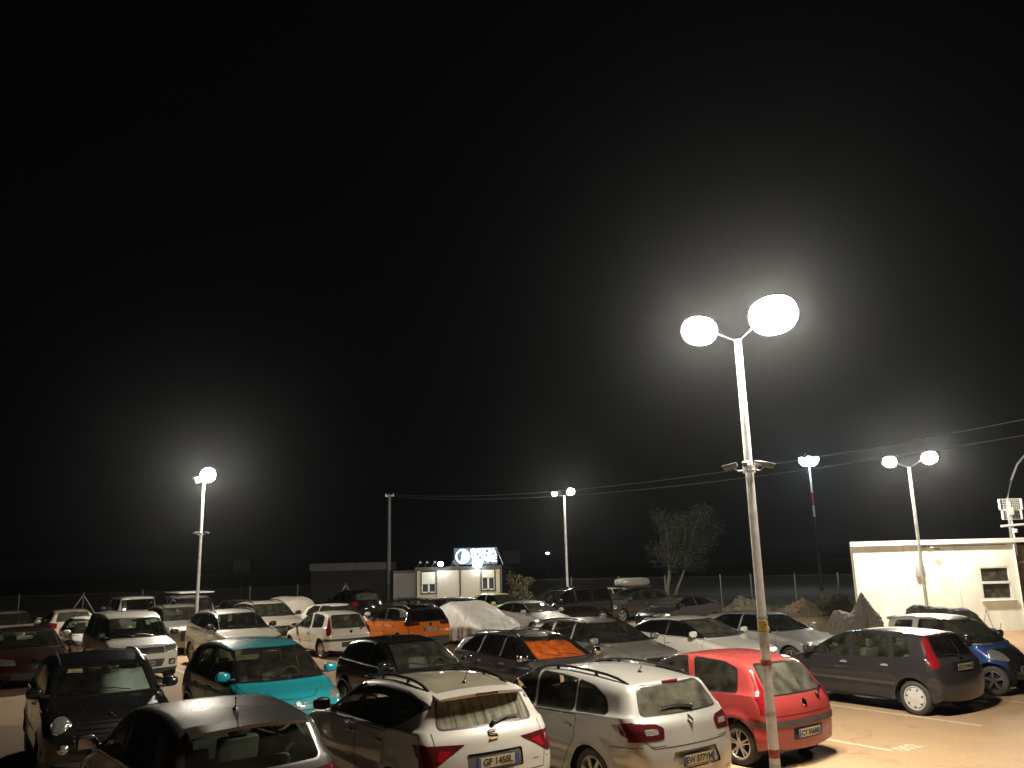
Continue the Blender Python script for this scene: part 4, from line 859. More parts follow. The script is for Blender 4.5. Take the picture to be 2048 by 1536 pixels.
ground_mat('soil', (.055,.050,.030), (.10,.085,.055), .95, .8, .4, 5)
ground_mat('tarmac', (.33,.217,.120), (.45,.305,.175), .82, .35, crack=True)
def sheet(name, pts, z, m):
    me = bpy.data.meshes.new(name); me.from_pydata([(x, y, z) for x, y in pts], [], [tuple(range(len(pts)))]); me.materials.append(MATS[m])
    return tag(link(name, me), kind='structure')
sheet('ground', [(-700,-60),(700,-60),(700,900),(-700,900)], -.012, 'soil')
sheet('pavement', [(-48,-14),(34,-14),(34,33),(20,41.5),(8,42.5),(1,47),(-9,49.5),(-20,42.3),(-40,36),(-48,33)], 0, 'tarmac')
mat('line_paint', (.62,.56,.40), .7, noise=.22, nscale=14, dust=.25, dustcol=(.2,.16,.11))
ROW = math.radians(125.6); HX, HY = math.cos(ROW), math.sin(ROW); LX, LY = HY, -HX    # nose direction and the way along the row (to the right)
def stall_line(x, y, l=5.0, w=.10):
    # x, y is the line's near end
    me = bpy.data.meshes.new('stall_line'); q = w/2
    me.from_pydata([(-q, 0, 0), (q, 0, 0), (q, l, 0), (-q, l, 0)], [], [(0, 1, 2, 3)]); me.materials.append(MATS['line_paint'])
    o = link('stall_line', me, None, (x, y, .004), (0, 0, ROW-PI/2)); return tag(o, kind='structure')
LA = (5.557, 13.142)
for k in range(-5, 4): stall_line(LA[0]+LX*2.78*k, LA[1]+LY*2.78*k)
for k in range(-7, 3): stall_line(LA[0]+LX*2.78*k+HX*5.2, LA[1]+LY*2.78*k+HY*5.2)
for k in range(-8, 0): stall_line(LA[0]+LX*2.78*k+HX*16.5, LA[1]+LY*2.78*k+HY*16.5)
me = text_mesh('stall_number', '002', .34, 'line_paint', 0, bold=.012)
o = link('stall_number', me, None, (LA[0]+LX*.36-HX*.05, LA[1]+LY*.36-HY*.05, .005), (0, 0, ROW-PI/2)); tag(o, kind='structure')

# ------------------------------------------------------------------ street lamps
mat('lamp_lens', LAMP_COL, .3, emit=LAMP_W)
mat('far_lens', (1, .9, .75), .3, emit=40); mat('flood_lens', (.80, .90, 1), .3, emit=60); mat('arm_black', (.006,.006,.006), .6); mat('lens_off', (.5,.5,.5), .15, .2, 1)
mat('camera_white', (.20,.20,.19), .35, .1)
mat('sticker_yellow', (.42,.34,.06), .5); mat('sticker_red', (.24,.05,.04), .6, noise=.5, nscale=30); mat('sticker_white', (.36,.35,.33), .6, noise=.2, nscale=20)
def lamp_light(parent, loc, rot, power, col, sx=.42, sy=.24, spread=165):
    l = bpy.data.lights.new('lamp_light', 'AREA'); l.shape = 'RECTANGLE'; l.size = sx; l.size_y = sy; l.energy = power; l.color = col; l.spread = math.radians(spread)
    o = bpy.data.objects.new('lamp_light', l); COL.objects.link(o); o.parent = parent; o.location = loc; o.rotation_euler = rot; return o
def lamp_post(x, y, h, heads, label, cams=None, power=LAMP_W, r=.062, hd_=None):
    t = empty('street_lamp', (x, y, 0), 0, label, 'street lamp', 'double headed lamp posts in the lot')
    m = MB(); m.lathe([(r*1.05, 0), (r*1.05, 1.0), (r*1.0, 1.02), (r*.85, h-1.2), (r*.72, h), (.001, h+.01)], 16); m.obj('pole', 'galvanised', t)
    m = MB(); m.lathe([(r*1.5, 0), (r*1.5, .03), (r*1.12, .04), (r*1.12, .35), (r*1.06, .36)], 16); m.obj('base_sleeve', 'lamp_body', t)
    for hx, hy, hz in heads:
        d = Vector((hx, hy, 0)); L_ = d.length; a = math.atan2(hy, hx)
        m = MB(); m.tube([(0, 0, h-.03), (hx*.4, hy*.4, h+(hz-h)*.5), (hx*.72, hy*.72, hz+.01)], .010, 8); m.obj('arm', 'arm_black', t)
        hd = MB(); hd.box((0, 0, .085), (.40, .26, .07), None, .03); hd.box((0, 0, .13), (.24, .16, .05), None, .02)
        ho = hd.obj('lamp_head', 'lamp_body', t, (hx, hy, hz), (0, -.16, a))
        g = (hd_ or [1, .6])[len([c for c in ho.parent.children if c.name.startswith('lamp_head')])-1]
        ln = MB(); ln.blob((0, 0, .02), (.62*g, .50*g, .50*g), 2.2, 24, 14); ln.obj('lamp_lens', 'lamp_lens', ho)
    if cams:
        m = MB(); m.lathe([(r+.02, cams-.05), (r+.02, cams+.05)], 14); m.obj('bracket_ring', 'lamp_body', t)
        for k, a in enumerate((.2, 1.2, 2.0, 3.3)):
            ca, sa = math.cos(a), math.sin(a)
            m = MB(); m.tube([(0, 0, cams), (ca*.14, -sa*.14, cams-.02), (ca*.2, -sa*.2, cams+.03)], .012, 6); arm = m.obj('camera_arm', 'lamp_body', t)
            m = MB(); m.box((0, 0, 0), (.18, .06, .06), None, .02); m.box((.02, 0, .036), (.20, .075, .010), None, .004); m.lathe([(.025, .09), (.025, .10), (.001, .10)], 12, 'X')
            m.obj('security_camera', 'camera_white', arm, (ca*.23, -sa*.23, cams+.045), (0, .22, -a))
    return t
MAINP = lamp_post(3.17, 11.0, 5.86, [(-.50, .12, 6.02), (.48, -.16, 6.14)], 'nearest tall lamp post, standing between the silver estate and the red hatchback', 4.05, hd_=[.78, 1.05])
for z0, z1, m_, n_ in ((1.96, 2.08, 'sticker_yellow', 'warning_sticker'), (1.78, 1.95, 'sticker_white', 'sticker'), (1.53, 1.60, 'sticker_red', 'sticker'), (.92, .98, 'sticker_white', 'sticker'), (.43, .53, 'sticker_red', 'sticker')):
    m = MB(); m.lathe([(.0675, z0), (.0675, z1)], 20); so = m.obj(n_, m_, MAINP)
    if n_ == 'warning_sticker':
        m = MB(); R_ = .0688
        P_ = lambda u, z: (R_*math.sin(u/R_)+0, -R_*math.cos(u/R_), z)
        m.add([P_(-.028, 1.995), P_(.012, 2.025), P_(.008, 2.04), P_(-.032, 2.01)], [(0, 1, 2, 3)]); m.add([P_(.0, 2.045), P_(.034, 2.045), P_(.018, 2.015)], [(0, 1, 2)]); m.obj('arrow', 'plate_black', so)
m = MB(); m.lathe([(.068, 2.10), (.072, 2.12), (.068, 2.14)], 20); m.obj('clamp_band', 'lamp_body', MAINP)
lamp_post(-11.82, 31.0, 6.25, [(.22, -.22, 6.42), (-.30, .20, 6.28)], 'leftmost lamp post, rising among the vans on the left side', 4.25, hd_=[1.0, .30])
lamp_post(2.52, 42.0, 6.20, [(-.50, .0, 6.30), (.34, -.05, 6.38)], 'farthest lamp post, small, behind the long black people carrier', hd_=[.36, .62])
lamp_post(14.52, 30.0, 5.97, [(-.70, -.05, 6.17), (.76, -.1, 6.28)], 'lamp post in front of the white building wall', hd_=[.75, .86])

# ------------------------------------------------------------------ tall red and white mast with floodlights
t = empty('floodlight_mast', (25.36, 70, 0), 0, 'far tall mast with a red band below its blue-white floodlights', 'mast')
mat('mast_lens', (.72,.87,1), .3, emit=110); mat('mast_unlit', (.02,.02,.02), .8); mat('mast_red', (.40,.03,.04), .5); mat('mast_white', (.65,.65,.65), .5)
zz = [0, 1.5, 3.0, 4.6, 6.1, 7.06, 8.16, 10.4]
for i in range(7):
    m = MB(); m.lathe([(.15-.008*zz[i], zz[i]), (.15-.008*zz[i+1], zz[i+1])], 12); m.obj('mast_band', 'mast_unlit' if zz[i] < 6 else 'mast_red' if i == 5 else 'mast_white', t)  # lower bands coloured near black: the night shade is put into their colour
m = MB(); m.lathe([(.45, 10.45), (.5, 10.5), (.45, 10.55)], 16); m.lathe([(.001, 10.38), (.12, 10.40), (.12, 10.6), (.001, 10.62)], 12); m.obj('crown_frame', 'lamp_body', t)
for k in range(6):
    a = 2*PI*k/6+.26; ca, sa = math.cos(a), math.sin(a)
    m = MB(); m.box((0, 0, 0), (.16, .62, .46), None, .03); fo = m.obj('floodlight', 'lamp_body', t, (ca*.50, sa*.50, 10.85), (0, .55, a))
    m = MB(); m.blob((.09, 0, 0), (.34, .74, .78), 2.3, 16, 10); m.obj('lamp_lens', 'mast_lens', fo)

# ------------------------------------------------------------------ utility poles and cables
mat('old_wood', (.10,.095,.09), .8, noise=.2, nscale=5, bump=.3); mat('cable', (.07,.07,.07), .6)
def upole(x, y, h, label):
    t = empty('utility_pole', (x, y, 0), 0, label, 'utility pole', None)
    m = MB(); m.lathe([(.12, 0), (.115, 1.9)], 12); m.obj('pole_base', 'plastic', t)
    m = MB(); m.lathe([(.11, 1.9), (.085, h), (.001, h+.02)], 12); m.obj('pole', 'old_wood', t)
    m = MB(); m.box((0, 0, h-.12), (.5, .07, .07)); m.obj('cross_arm', 'galvanised', t)
    for s in (-.22, .22):
        m = MB(); m.lathe([(.015, h-.09), (.035, h-.06), (.02, h-.03), (.035, h), (.01, h+.03)], 10, 'Z', (s, 0, 0)); m.obj('insulator', 'white_plastic', t)
upole(-7.35, 48, 7.05, 'slim grey utility pole left of the prefab office'); upole(13.7, 17.7, 6.25, 'utility pole beyond the right edge that carries the near end of the overhead cables')
for a, b, c, l in ((7.02, -4.1, 3.2, 'upper overhead cable running from the utility pole to the right edge'), (6.92, -4.32, 3.12, 'lower overhead cable running from the utility pole to the right edge')):
    m = MB(); m.tube([(-7.35+21.05*t_, 48-30.3*t_, a+b*t_+c*t_*t_) for t_ in np.linspace(0, 1, 41)], .012, 6); tag(m.obj('overhead_cable', 'cable'), l, 'cable', 'overhead cables')

# ------------------------------------------------------------------ white building on the right
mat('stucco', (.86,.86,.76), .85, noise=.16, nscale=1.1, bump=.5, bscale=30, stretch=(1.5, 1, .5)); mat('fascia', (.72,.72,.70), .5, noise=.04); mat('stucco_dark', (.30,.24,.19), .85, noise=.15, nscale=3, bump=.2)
mat('roofing', (.20,.19,.18), .9); mat('window_glass', (.05,.055,.055), .08, coat=1); mat('curtain', (.30,.30,.29), .9, noise=.15, nscale=8, stretch=(8, 1, .5)); mat('pvc', (.72,.72,.70), .35)
BX0, BX1, BY = 12.72, 18.83, 31.5
t = empty('white_building', (BX0, BY, 0), 0, 'low white rendered building with a flat roof and one window, on the right', 'building')
W0 = 4.66; W1 = 5.80; Z0, Z1 = 1.12, 2.32; LW = BX1-BX0
m = MB()
m.box((W0/2, .12, 1.6), (W0, .24, 3.2)); m.box(((W1+LW)/2, .12, 1.6), (LW-W1, .24, 3.2)); m.box(((W0+W1)/2, .12, Z0/2), (W1-W0, .24, Z0)); m.box(((W0+W1)/2, .12, (Z1+3.2)/2), (W1-W0, .24, 3.2-Z1))
sk = 2.95; m.add([(0,.24,0),(.24,.24,0),(.24+sk,6.36,0),(sk,6.36,0),(0,.24,3.2),(.24,.24,3.2),(.24+sk,6.36,3.2),(sk,6.36,3.2)], [(0,3,2,1),(4,5,6,7),(0,1,5,4),(1,2,6,5),(2,3,7,6),(3,0,4,7)]); m.box((LW-.12, 3.3, 1.6), (.24, 6.12, 3.2)); m.box(((LW+sk)/2, 6.48, 1.6), (LW-sk, .24, 3.2)); m.obj('wall', 'stucco', t)
m = MB(); m.box((LW+2.3, 1.3, 1.55), (4.58, .24, 3.1)); m.box((LW+4.5, 3.9, 1.55), (.24, 4.94, 3.1)); m.obj('recessed_wall', 'stucco_dark', t)
m = MB(); rx = LW+4.45; m.add([(-.05,-.08,3.203),(rx,-.08,3.203),(rx,6.65,3.203),(sk-.05,6.65,3.203),(-.05,-.08,3.34),(rx,-.08,3.34),(rx,6.65,3.34),(sk-.05,6.65,3.34)], [(0,3,2,1),(4,5,6,7),(0,1,5,4),(1,2,6,5),(2,3,7,6),(3,0,4,7)]); ro = m.obj('roof', 'roofing', t)
m = MB(); m.box((LW/2+2.18, -.105, 3.275), (LW+4.6, .04, .17)); m.obj('fascia', 'fascia', ro)
wn = empty('window', (0, 0, 0)); wn.parent = t
m = MB(); fw = .055; cx = (W0+W1)/2
for x_ in (W0+fw/2, W1-fw/2): m.box((x_, .05, (Z0+Z1)/2), (fw, .08, Z1-Z0))
m.box((cx, .05, Z1-fw/2), (W1-W0-2*fw, .08, fw)); m.box((cx, .05, Z0+fw/2), (W1-W0-2*fw, .08, fw)); m.box((cx, .045, 1.74), (W1-W0-2*fw, .09, .09)); m.obj('frame', 'pvc', wn)
for za, zb2 in ((Z0+fw, 1.695), (1.785, Z1-fw)):
    m = MB(); m.box((cx, .07, (za+zb2)/2), (W1-W0-2*fw, .01, zb2-za)); m.obj('pane', 'glass_film', wn)
m = MB(); m.box((cx, .30, (Z0+Z1)/2), (W1-W0+.3, .02, Z1-Z0+.3)); m.obj('blind', 'curtain', wn)
for x_, w_ in ((W0+.13, .10), (W1-.17, .06), (W1-.28, .04)):
    m = MB(); m.box((x_, .2, (Z0+Z1)/2), (w_, .02, Z1-Z0)); m.obj('curtain', 'pvc', wn)
m = MB(); m.box((cx, -.03, Z0-.035), (W1-W0+.16, .14, .05), None, .01); m.obj('sill', 'pvc', wn)
m = MB(); m.box((2.43, -.05, 2.215), (.34, .10, .42), None, .012); mat('grey_box', (.33,.34,.33), .5); o = m.obj('meter_box', 'grey_box', t)
for x_ in (1.9, 3.85): m = MB(); m.box((x_, -.004, 1.6), (.012, .008, 3.18)); m.obj('wall_joint', 'grey_box', t)
m = MB(); m.tube([(2.43, -.02, 2.42), (2.43, -.02, 3.12), (LW-.3, -.02, 3.12)], .012, 6); m.obj('wall_cable', 'plastic', t)
m = MB(); m.tube([(LW-.05, -.06, 3.18), (LW-.05, -.06, .1)], .035, 8); m.obj('drainpipe', 'pvc', t)
m = MB(); m.tube([(LW+.45, .9, 0), (LW+.32, .9, 1.9), (LW+.42, .9, 2.25), (LW+.7, .9, 2.45), (LW+1.2, .9, 2.5)], .03, 8); m.obj('arched_rail', 'pvc', t)
t2 = empty('eaves_camera', (BX0+2.9, BY-.02, 3.10), 0, 'small dark security camera under the eave of the white building', 'security camera')
m = MB(); m.box((0, -.03, 0), (.08, .06, .10)); m.tube([(0, -.06, 0), (.1, -.16, -.02)], .012, 6); m.obj('bracket', 'lamp_body', t2)
m = MB(); m.box((.16, -.2, -.05), (.22, .08, .08), Matrix.Rotation(-.3, 3, 'Z'), .02); m.obj('housing', 'plastic', t2)
# antenna mast on the roof
AX0 = 18.95
t = empty('antenna_mast', (AX0, 31.6, 0), 0, 'white mast with two grid panel aerials on the roof corner of the white building', 'antenna')
m = MB(); m.tube([(0, 0, 2.7), (0, 0, 4.75)], .035, 8); m.obj('mast', 'pvc', t)
m = MB(); m.tube([(-.48, -.06, 3.80), (.95, -.06, 3.88)], .045, 8); m.obj('cross_bar', 'pvc', t)
for zc, hh, ww in ((4.62, .40, .84), (4.22, .34, .72)):
    fr = MB(); 
    for s in (-1, 1): fr.tube([(s*ww/2, -.08, zc-hh/2), (s*ww/2, -.08, zc+hh/2)], .045 if s else .02, 8)
    for z_ in (zc-hh/2, zc+hh/2): fr.tube([(-ww/2, -.08, z_), (ww/2, -.08, z_)], .014, 6)
    g = fr.obj('panel_frame', 'pvc', t); m = MB()
    for k in range(1, 12): x_ = -ww/2+ww*k/12; m.tube([(x_, -.08, zc-hh/2), (x_, -.08, zc+hh/2)], .006, 4)
    for k in range(1, 6): z_ = zc-hh/2+hh*k/6; m.tube([(-ww/2, -.08, z_), (ww/2, -.08, z_)], .006, 4)
    tag(m.obj('grid', 'pvc', g), kind='stuff')
m = MB(); m.box((-.08, -.15, 4.35), (.22, .12, .3), None, .03); m.box((0, -.1, 3.62), (.14, .14, .16), None, .03); m.obj('junction_box', 'pvc', t)
t = empty('swan_neck_lamp', (21.46, 36, 0), 0, 'unlit grey swan neck lamp post behind the roof of the white building', 'street lamp')
m = MB(); m.tube([(0, 0, 0), (0, 0, 3.5), (.05, 0, 5.0), (.37, 0, 5.9), (.75, 0, 6.6), (1.2, 0, 7.05), (1.7, 0, 7.15)], [.07,.06,.05,.045,.04,.04,.035], 8); m.obj('pole', 'galvanised', t)
m = MB(); m.box((1.95, 0, 7.14), (.5, .2, .09), None, .03); m.obj('lamp_head', 'lamp_body', t)

# ------------------------------------------------------------------ prefab office with the lit roof sign
mat('sandwich', (.50,.46,.36), .6, noise=.05); mat('brown_frame', (.055,.045,.035), .6); mat('shutter', (.72,.70,.58), .5)
PX, PY = -5.61, 46.0; PW, PH = 4.77, 2.82
t = empty('prefab_office', (PX, PY, 0), 0, 'small beige prefab office cabin with dark frame and half-lowered shutters', 'cabin')
wins = [(.36, 1.15, 1.42, 2.54), (3.66, 4.38, 1.50, 2.58)]
edges = [.10, .33, 1.18, 2.45, 2.58, 3.62, 4.42, 4.67]
def panel(x0, x1, z0=.12, z1=2.60): m = MB(); m.box(((x0+x1)/2, .04, (z0+z1)/2), (x1-x0, .05, z1-z0)); return m.obj('wall_panel', 'sandwich', t)
panel(.12, .32); panel(1.20, 2.44); panel(2.52, 3.60); panel(4.44, 4.66)
for x0, x1, z0, z1 in wins:
    panel(x0-.02, x1+.02, .12, z0-.06)
    wn = empty('window'); wn.parent = t; m = MB()
    for x_ in (x0-.02, x1+.02): m.box((x_, -.0, (z0+z1)/2), (.05, .09, z1-z0+.10))
    m.box(((x0+x1)/2, 0, z0-.03), (x1-x0, .09, .05)); m.obj('frame', 'brown_frame', wn)
    zs = z0+(z1-z0)*(.43 if x0 < 1 else .62)
    m = MB(); m.box(((x0+x1)/2, .02, (zs+z1)/2), (x1-x0-.02, .03, z1-zs)); m.obj('shutter', 'shutter', wn)
    m = MB(); xm = (x0+x1)/2
    for x_ in (x0+.03, x1-.03, xm): m.box((x_, .035, (z0+zs)/2), (.07 if x_ != xm else .10, .03, zs-z0-.02))
    m.box((xm, .035, z0+.04), (x1-x0-.16, .03, .06)); m.obj('sash', 'pvc', wn)
    for a_, b_ in ((x0+.065, xm-.05), (xm+.05, x1-.065)):
        m = MB(); m.box(((a_+b_)/2, .05, (z0+zs)/2+.02), (b_-a_, .01, zs-z0-.1)); m.obj('pane', 'window_glass', wn)
m = MB(); m.box((PW/2, 1.2, 2.71), (PW, 2.4, .20)); m.obj('roof', 'brown_frame', t)
for x_ in (.05, 2.48, PW-.05): m = MB(); m.box((x_, .03, 1.3), (.08, .10, 2.60)); m.obj('post', 'brown_frame', t)
m = MB(); m.box((PW/2, .03, .06), (PW-.2, .1, .11)); m.obj('base_beam', 'brown_frame', t)
for x_ in (.06, PW-.06): m = MB(); m.box((x_, 1.28, 1.35), (.06, 2.2, 2.46)); m.obj('side_wall', 'sandwich', t)
m = MB(); m.box((PW/2, 2.36, 1.35), (PW-.2, .05, 2.46)); m.obj('back_wall', 'sandwich', t)
mat('annex', (.22,.21,.20), .7)
t = empty('grey_annex', (-6.95, 47.0, 0), 0, 'dark grey cabin joined to the left end of the prefab office', 'cabin')
m = MB(); m.box((.66, 1.0, 1.25), (1.30, 2.0, 2.50)); m.obj('wall', 'annex', t); m = MB(); m.box((.66, 1.0, 2.58), (1.34, 2.06, .14)); m.obj('roof', 'brown_frame', t)
# floodlights on the roof edge
fg = 'small floodlight brackets along the prefab roof edge'
for i, (u, lit) in enumerate(((.12, 0), (.50, 0), (.92, 0), (1.44, 1), (1.95, 0), (3.45, 2))):
    lab = ['first unlit bracket floodlight from the left end of the prefab roof', 'second unlit bracket floodlight from the left on the prefab roof', 'third unlit bracket floodlight from the left on the prefab roof', 'lit white floodlight on the prefab roof, left of the sign', 'unlit bracket light between the lit floodlight and the sign', 'brightest lit floodlight at the foot of the roof sign'][i]
    t = empty('roof_floodlight', (PX+u, PY-.02, PH), 0, lab, 'floodlight', fg)
    if lit < 2: m = MB(); m.tube([(0, 0, 0), (.10, -.10, .10), (.17, -.18, .22)], .014, 6); m.obj('bracket', 'lamp_body', t)
    if lit == 0: m = MB(); m.box((.20, -.2, .25), (.14, .05, .10), Matrix.Rotation(.5, 3, 'Y'), .01); m.obj('lamp_head', 'lamp_body', t)
    else:
        r_ = .13 if lit == 1 else .26
        m = MB(); m.box((0, -.22, .14), (.30, .08, .22), None, .02); fo = m.obj('lamp_head', 'lamp_body', t)
        m = MB(); m.blob((0, -.27, .14), (r_*2, .1, r_*2), 2.2, 16, 10); m.obj('lamp_lens', 'flood_lens', fo)
        if lit == 1: lamp_light(t, (0, -.35, .14), (PI/2-.5, 0, 0), 35, (.8, .9, 1), .2, .2)
        else: lamp_light(t, (0, -.40, .16), (PI/2+.75, 0, 0), 150, (.8, .92, 1), .3, .15)
# roof sign
mat('sign_back', (.05,.075,.11), .6); mat('sign_white', (.80,.88,.90), .5, emit=2.2)
t = empty('roof_sign', (-3.47, 46.25, PH), 0, 'dark blue roof sign with a white round emblem and white lettering', 'sign')
m = MB(); m.box((1.20, 0, .52), (2.40, .06, .92)); pn = m.obj('board', 'sign_back', t)
for x_ in (.2, 1.2, 2.2): m = MB(); m.tube([(x_, .04, 0), (x_, .04, .1)], .02, 6); m.tube([(x_, .05, .7), (x_, .7, 0)], .015, 6); m.obj('stay', 'lamp_body', t)
m = MB(); m.tube([(2.42, .04, .75), (2.72, -.02, .02)], .015, 6); m.obj('stay', 'lamp_body', t)
m = MB(); cx, cz = .48, .52
m.tube([(cx+.36*math.cos(a), -.035, cz+.36*math.sin(a)) for a in np.linspace(0, 2*PI, 33)], .045, 6, False)
m.add([(cx+.0, -.04, cz+.33), (cx+.30, -.04, cz+.2), (cx+.34, -.04, cz-.12), (cx+.12, -.04, cz-.34), (cx-.02, -.04, cz-.1)], [(0, 1, 2, 3, 4)])
m.add([(cx-.0, -.045, cz+.34), (cx-.05, -.045, cz-.05), (cx-.14, -.045, cz-.33), (cx-.02, -.045, cz-.33), (cx+.07, -.045, cz-.05)], [(0, 1, 2, 3, 4)])
m.obj('emblem', 'sign_white', pn)
for s_, z_, sz in (('GAISCIIA', .76, .40), ('YCARE', .36, .52)):
    me = text_mesh('lettering', s_, sz, 'sign_white', .008, bold=.016, align='LEFT', spacing=.86); link('lettering', me, pn, (.92, -.045, z_), (PI/2, 0, 0))

# ------------------------------------------------------------------ dark buildings, panels and lights far off
mat('shed_wall', (.022,.019,.016), .9, noise=.2); mat('shed_fascia', (.10,.10,.09), .7, noise=.2, nscale=2)
t = empty('long_shed', (-14.8, 60, 0), 0, 'long dark shed with a pale roof edge, behind the fence left of the utility pole', 'shed')
m = MB(); m.box((2.66, 2.5, 1.35), (5.32, 5, 2.70)); m.obj('wall', 'shed_wall', t); m = MB(); m.box((2.66, 2.5, 2.96), (5.50, 5.2, .52)); m.obj('roof', 'shed_fascia', t)
def board(x, y, z, w, h, label, m_='shed_fascia'):
    t = empty('board_sign', (x, y, 0), 0, label, 'sign board')
    m = MB(); m.box((0, 0, z), (w, .06, h)); m.obj('board', m_, t); m = MB()
    m.tube([(0, .06, 0), (0, .06, z)], .05, 6); m.obj('post', 'shed_wall', t)
board(-19.8, 60, 3.2, 1.2, .9, 'faint dark board on a post beyond the fence, far left', 'shed_wall'); board(-.4, 70, 3.45, 1.4, 1.1, 'faint grey board beyond the right end of the prefab office', 'shed_wall')
t = empty('distant_lamp', (5.6, 150, 0), 0, 'tiny lit lamp in the dark distance, right of the roof sign', 'lamp')
m = MB(); m.tube([(0, 0, 0), (0, 0, 4.6)], .05, 6); m.obj('pole', 'shed_wall', t); m = MB(); m.blob((0, -.1, 4.5), (.5, .3, .32), 2.2, 10, 6); m.obj('lamp_lens', 'flood_lens', t)
t = empty('distant_lamp', (77, 120, 0), 0, 'tiny lit lamp in the dark between the main lamp post and the white building', 'lamp')
t.location = (50.0, 120, 0)
m = MB(); m.tube([(0, 0, 0), (0, 0, 4.2)], .08, 6); m.obj('pole', 'galvanised', t); m = MB(); m.blob((0, -.1, 4.1), (.25, .2, .3), 2.2, 10, 6); m.obj('lamp_lens', 'far_lens', t)

# ------------------------------------------------------------------ wire fences
mat('wire', (.10,.10,.09), .6, .3); mat('fence_steel', (.11,.11,.10), .6, .2)
def fence(pts, label, braces=(), h=2.0):
    o3 = pts[0]; t = empty('wire_fence', (o3[0], o3[1], 0), 0, label, 'fence')
    Pl = [Vector((x-o3[0], y-o3[1], 0)) for x, y in pts]
    for i, p in enumerate(Pl):
        m = MB(); m.tube([(0, 0, 0), (0, 0, h), (0, 0, h+.02)], [.042, .042, .03], 8); po = m.obj('fence_post', 'fence_steel', t, p)
        if i in braces:
            for q in (Pl[max(i-1, 0)], Pl[min(i+1, len(Pl)-1)]):
                d = (q-p); 
                if d.length < .1: continue
                d.normalize(); m = MB(); m.tube([(0, 0, h-.12), tuple(d*1.15)], .028, 6); m.obj('brace', 'galvanised', po)
    nw = MB(); tw = MB()
    for a, b in zip(Pl[:-1], Pl[1:]):
        d = b-a; L_ = d.length; d.normalize()
        for z_ in (.06, .95, 1.9): tw.tube([a+Vector((0,0,z_)), b+Vector((0,0,z_))], .006, 4)
        st = .22; k = -1.9
        n = Vector((-d.y, d.x, 0))*.004
        while k < L_:
            for s in (1, -1):
                u0, u1, z0, z1 = k, k+1.84, (.06 if s > 0 else 1.9), (1.9 if s > 0 else .06)
                if u0 < 0: z0 += (z1-z0)*(-u0)/1.84; u0 = 0
                if u1 > L_: z1 = z0+(z1-z0)*(L_-u0)/(u1-u0); u1 = L_
                A_, B_ = a+d*u0+Vector((0,0,z0)), a+d*u1+Vector((0,0,z1))
                o_ = Vector((0, 0, .0035)); nw.add([A_-o_, B_-o_, B_+o_, A_+o_], [(0,1,2,3)])
            k += st
    tw.obj('fence_wire', 'wire', t)
    tag(nw.obj('wire_mesh', 'wire', t), kind='stuff')
fence([(-37,37),(-34,38.2),(-31,39.4),(-28,40.6),(-24.9,41.9),(-22.2,42.9),(-19.8,44.3),(-17.6,46),(-15.3,48),(-13.1,50),(-10.6,51.8),(-8.2,53)], 'wire mesh fence with steel posts along the back left of the lot', (5, 10))
fence([(.6,50.2),(3.2,49.4),(5.9,48.6),(8.4,47.6),(11.3,46.6),(12.6,45.2),(14.7,44.4),(16.6,43.4),(19.4,42.4),(22.2,41.4)], 'wire mesh fence behind the rubble on the right')

# ------------------------------------------------------------------ tree, bush, brush, rubble
mat('leaf', (.020,.024,.016), .7, noise=.4, nscale=1.2); mat('leaf_dry', (.10,.10,.045), .8, noise=.4, nscale=2); mat('bark', (.13,.12,.09), .9, noise=.3, nscale=9, bump=.6)
def leaves(clumps, n, size, seed):
    r = np.random.RandomState(seed); vs, fs = [], []
    tot = sum(c[3]**2 for c in clumps)
    for cx, cy, cz, cr_ in clumps:
        k = int(n*cr_**2/tot); d = r.normal(size=(k, 3)); d /= np.linalg.norm(d, axis=1, keepdims=True); rad = cr_*(.35+.65*r.rand(k)**.6)
        C = np.array([cx, cy, cz])+d*rad[:,None]*np.array([1, 1, .8])
        A = r.normal(size=(k, 3)); A /= np.linalg.norm(A, axis=1, keepdims=True); B_ = np.cross(A, r.normal(size=(k, 3))); B_ /= np.linalg.norm(B_, axis=1, keepdims=True)
        s = size*(.6+.8*r.rand(k))[:,None]
        for q in range(k):
            i = len(vs); vs += [tuple(C[q]-A[q]*s[q]), tuple(C[q]+B_[q]*s[q]*.5), tuple(C[q]+A[q]*s[q]), tuple(C[q]-B_[q]*s[q]*.5)]; fs.append((i, i+1, i+2, i+3))
    me = bpy.data.meshes.new('foliage'); me.from_pydata(vs, [], fs); return me
t = empty('leaning_tree', (8.6, 48.4, 0), 0, 'round crowned tree with two slim leaning trunks behind the fence', 'tree')
r = random.Random(3); m = MB(); m.tube([(0, 0, 0), (.05, 0, 1.2), (.25, 0, 2.2), (.2, .1, 3.2)], [.13, .11, .09, .05], 8)
m.tube([(.22, 0, 0), (.62, .1, 1.2), (1.1, .1, 2.2), (1.5, .1, 3.4)], [.10, .085, .07, .04], 8); tr = m.obj('trunk', 'bark', t)
cl = []
for k in range(60):
    a, b = r.uniform(0, 2*PI), r.uniform(-1, 1); q = r.uniform(.2, 1)
    c_ = (1.15+2.1*q*math.cos(a)*math.sqrt(max(0, 1-b*b*.6)), 1.8*q*math.sin(a), 3.95+1.85*q*b, r.uniform(.5, .85)); cl.append(c_)
m = MB()
for c_ in cl[::2]:
    s_ = (.25, 0, 2.2) if c_[0] < 1 else (1.1, .1, 2.3)
    m.tube([s_, ((s_[0]+c_[0])/2, c_[1]*.4, (s_[2]+c_[2])/2+.15), c_[:3]], [.05, .03, .01], 5)
m.obj('limb', 'bark', t)
me = leaves(cl, 16000, .05, 4); me.materials.append(MATS['leaf']); tag(link('crown', me, t), kind='stuff')
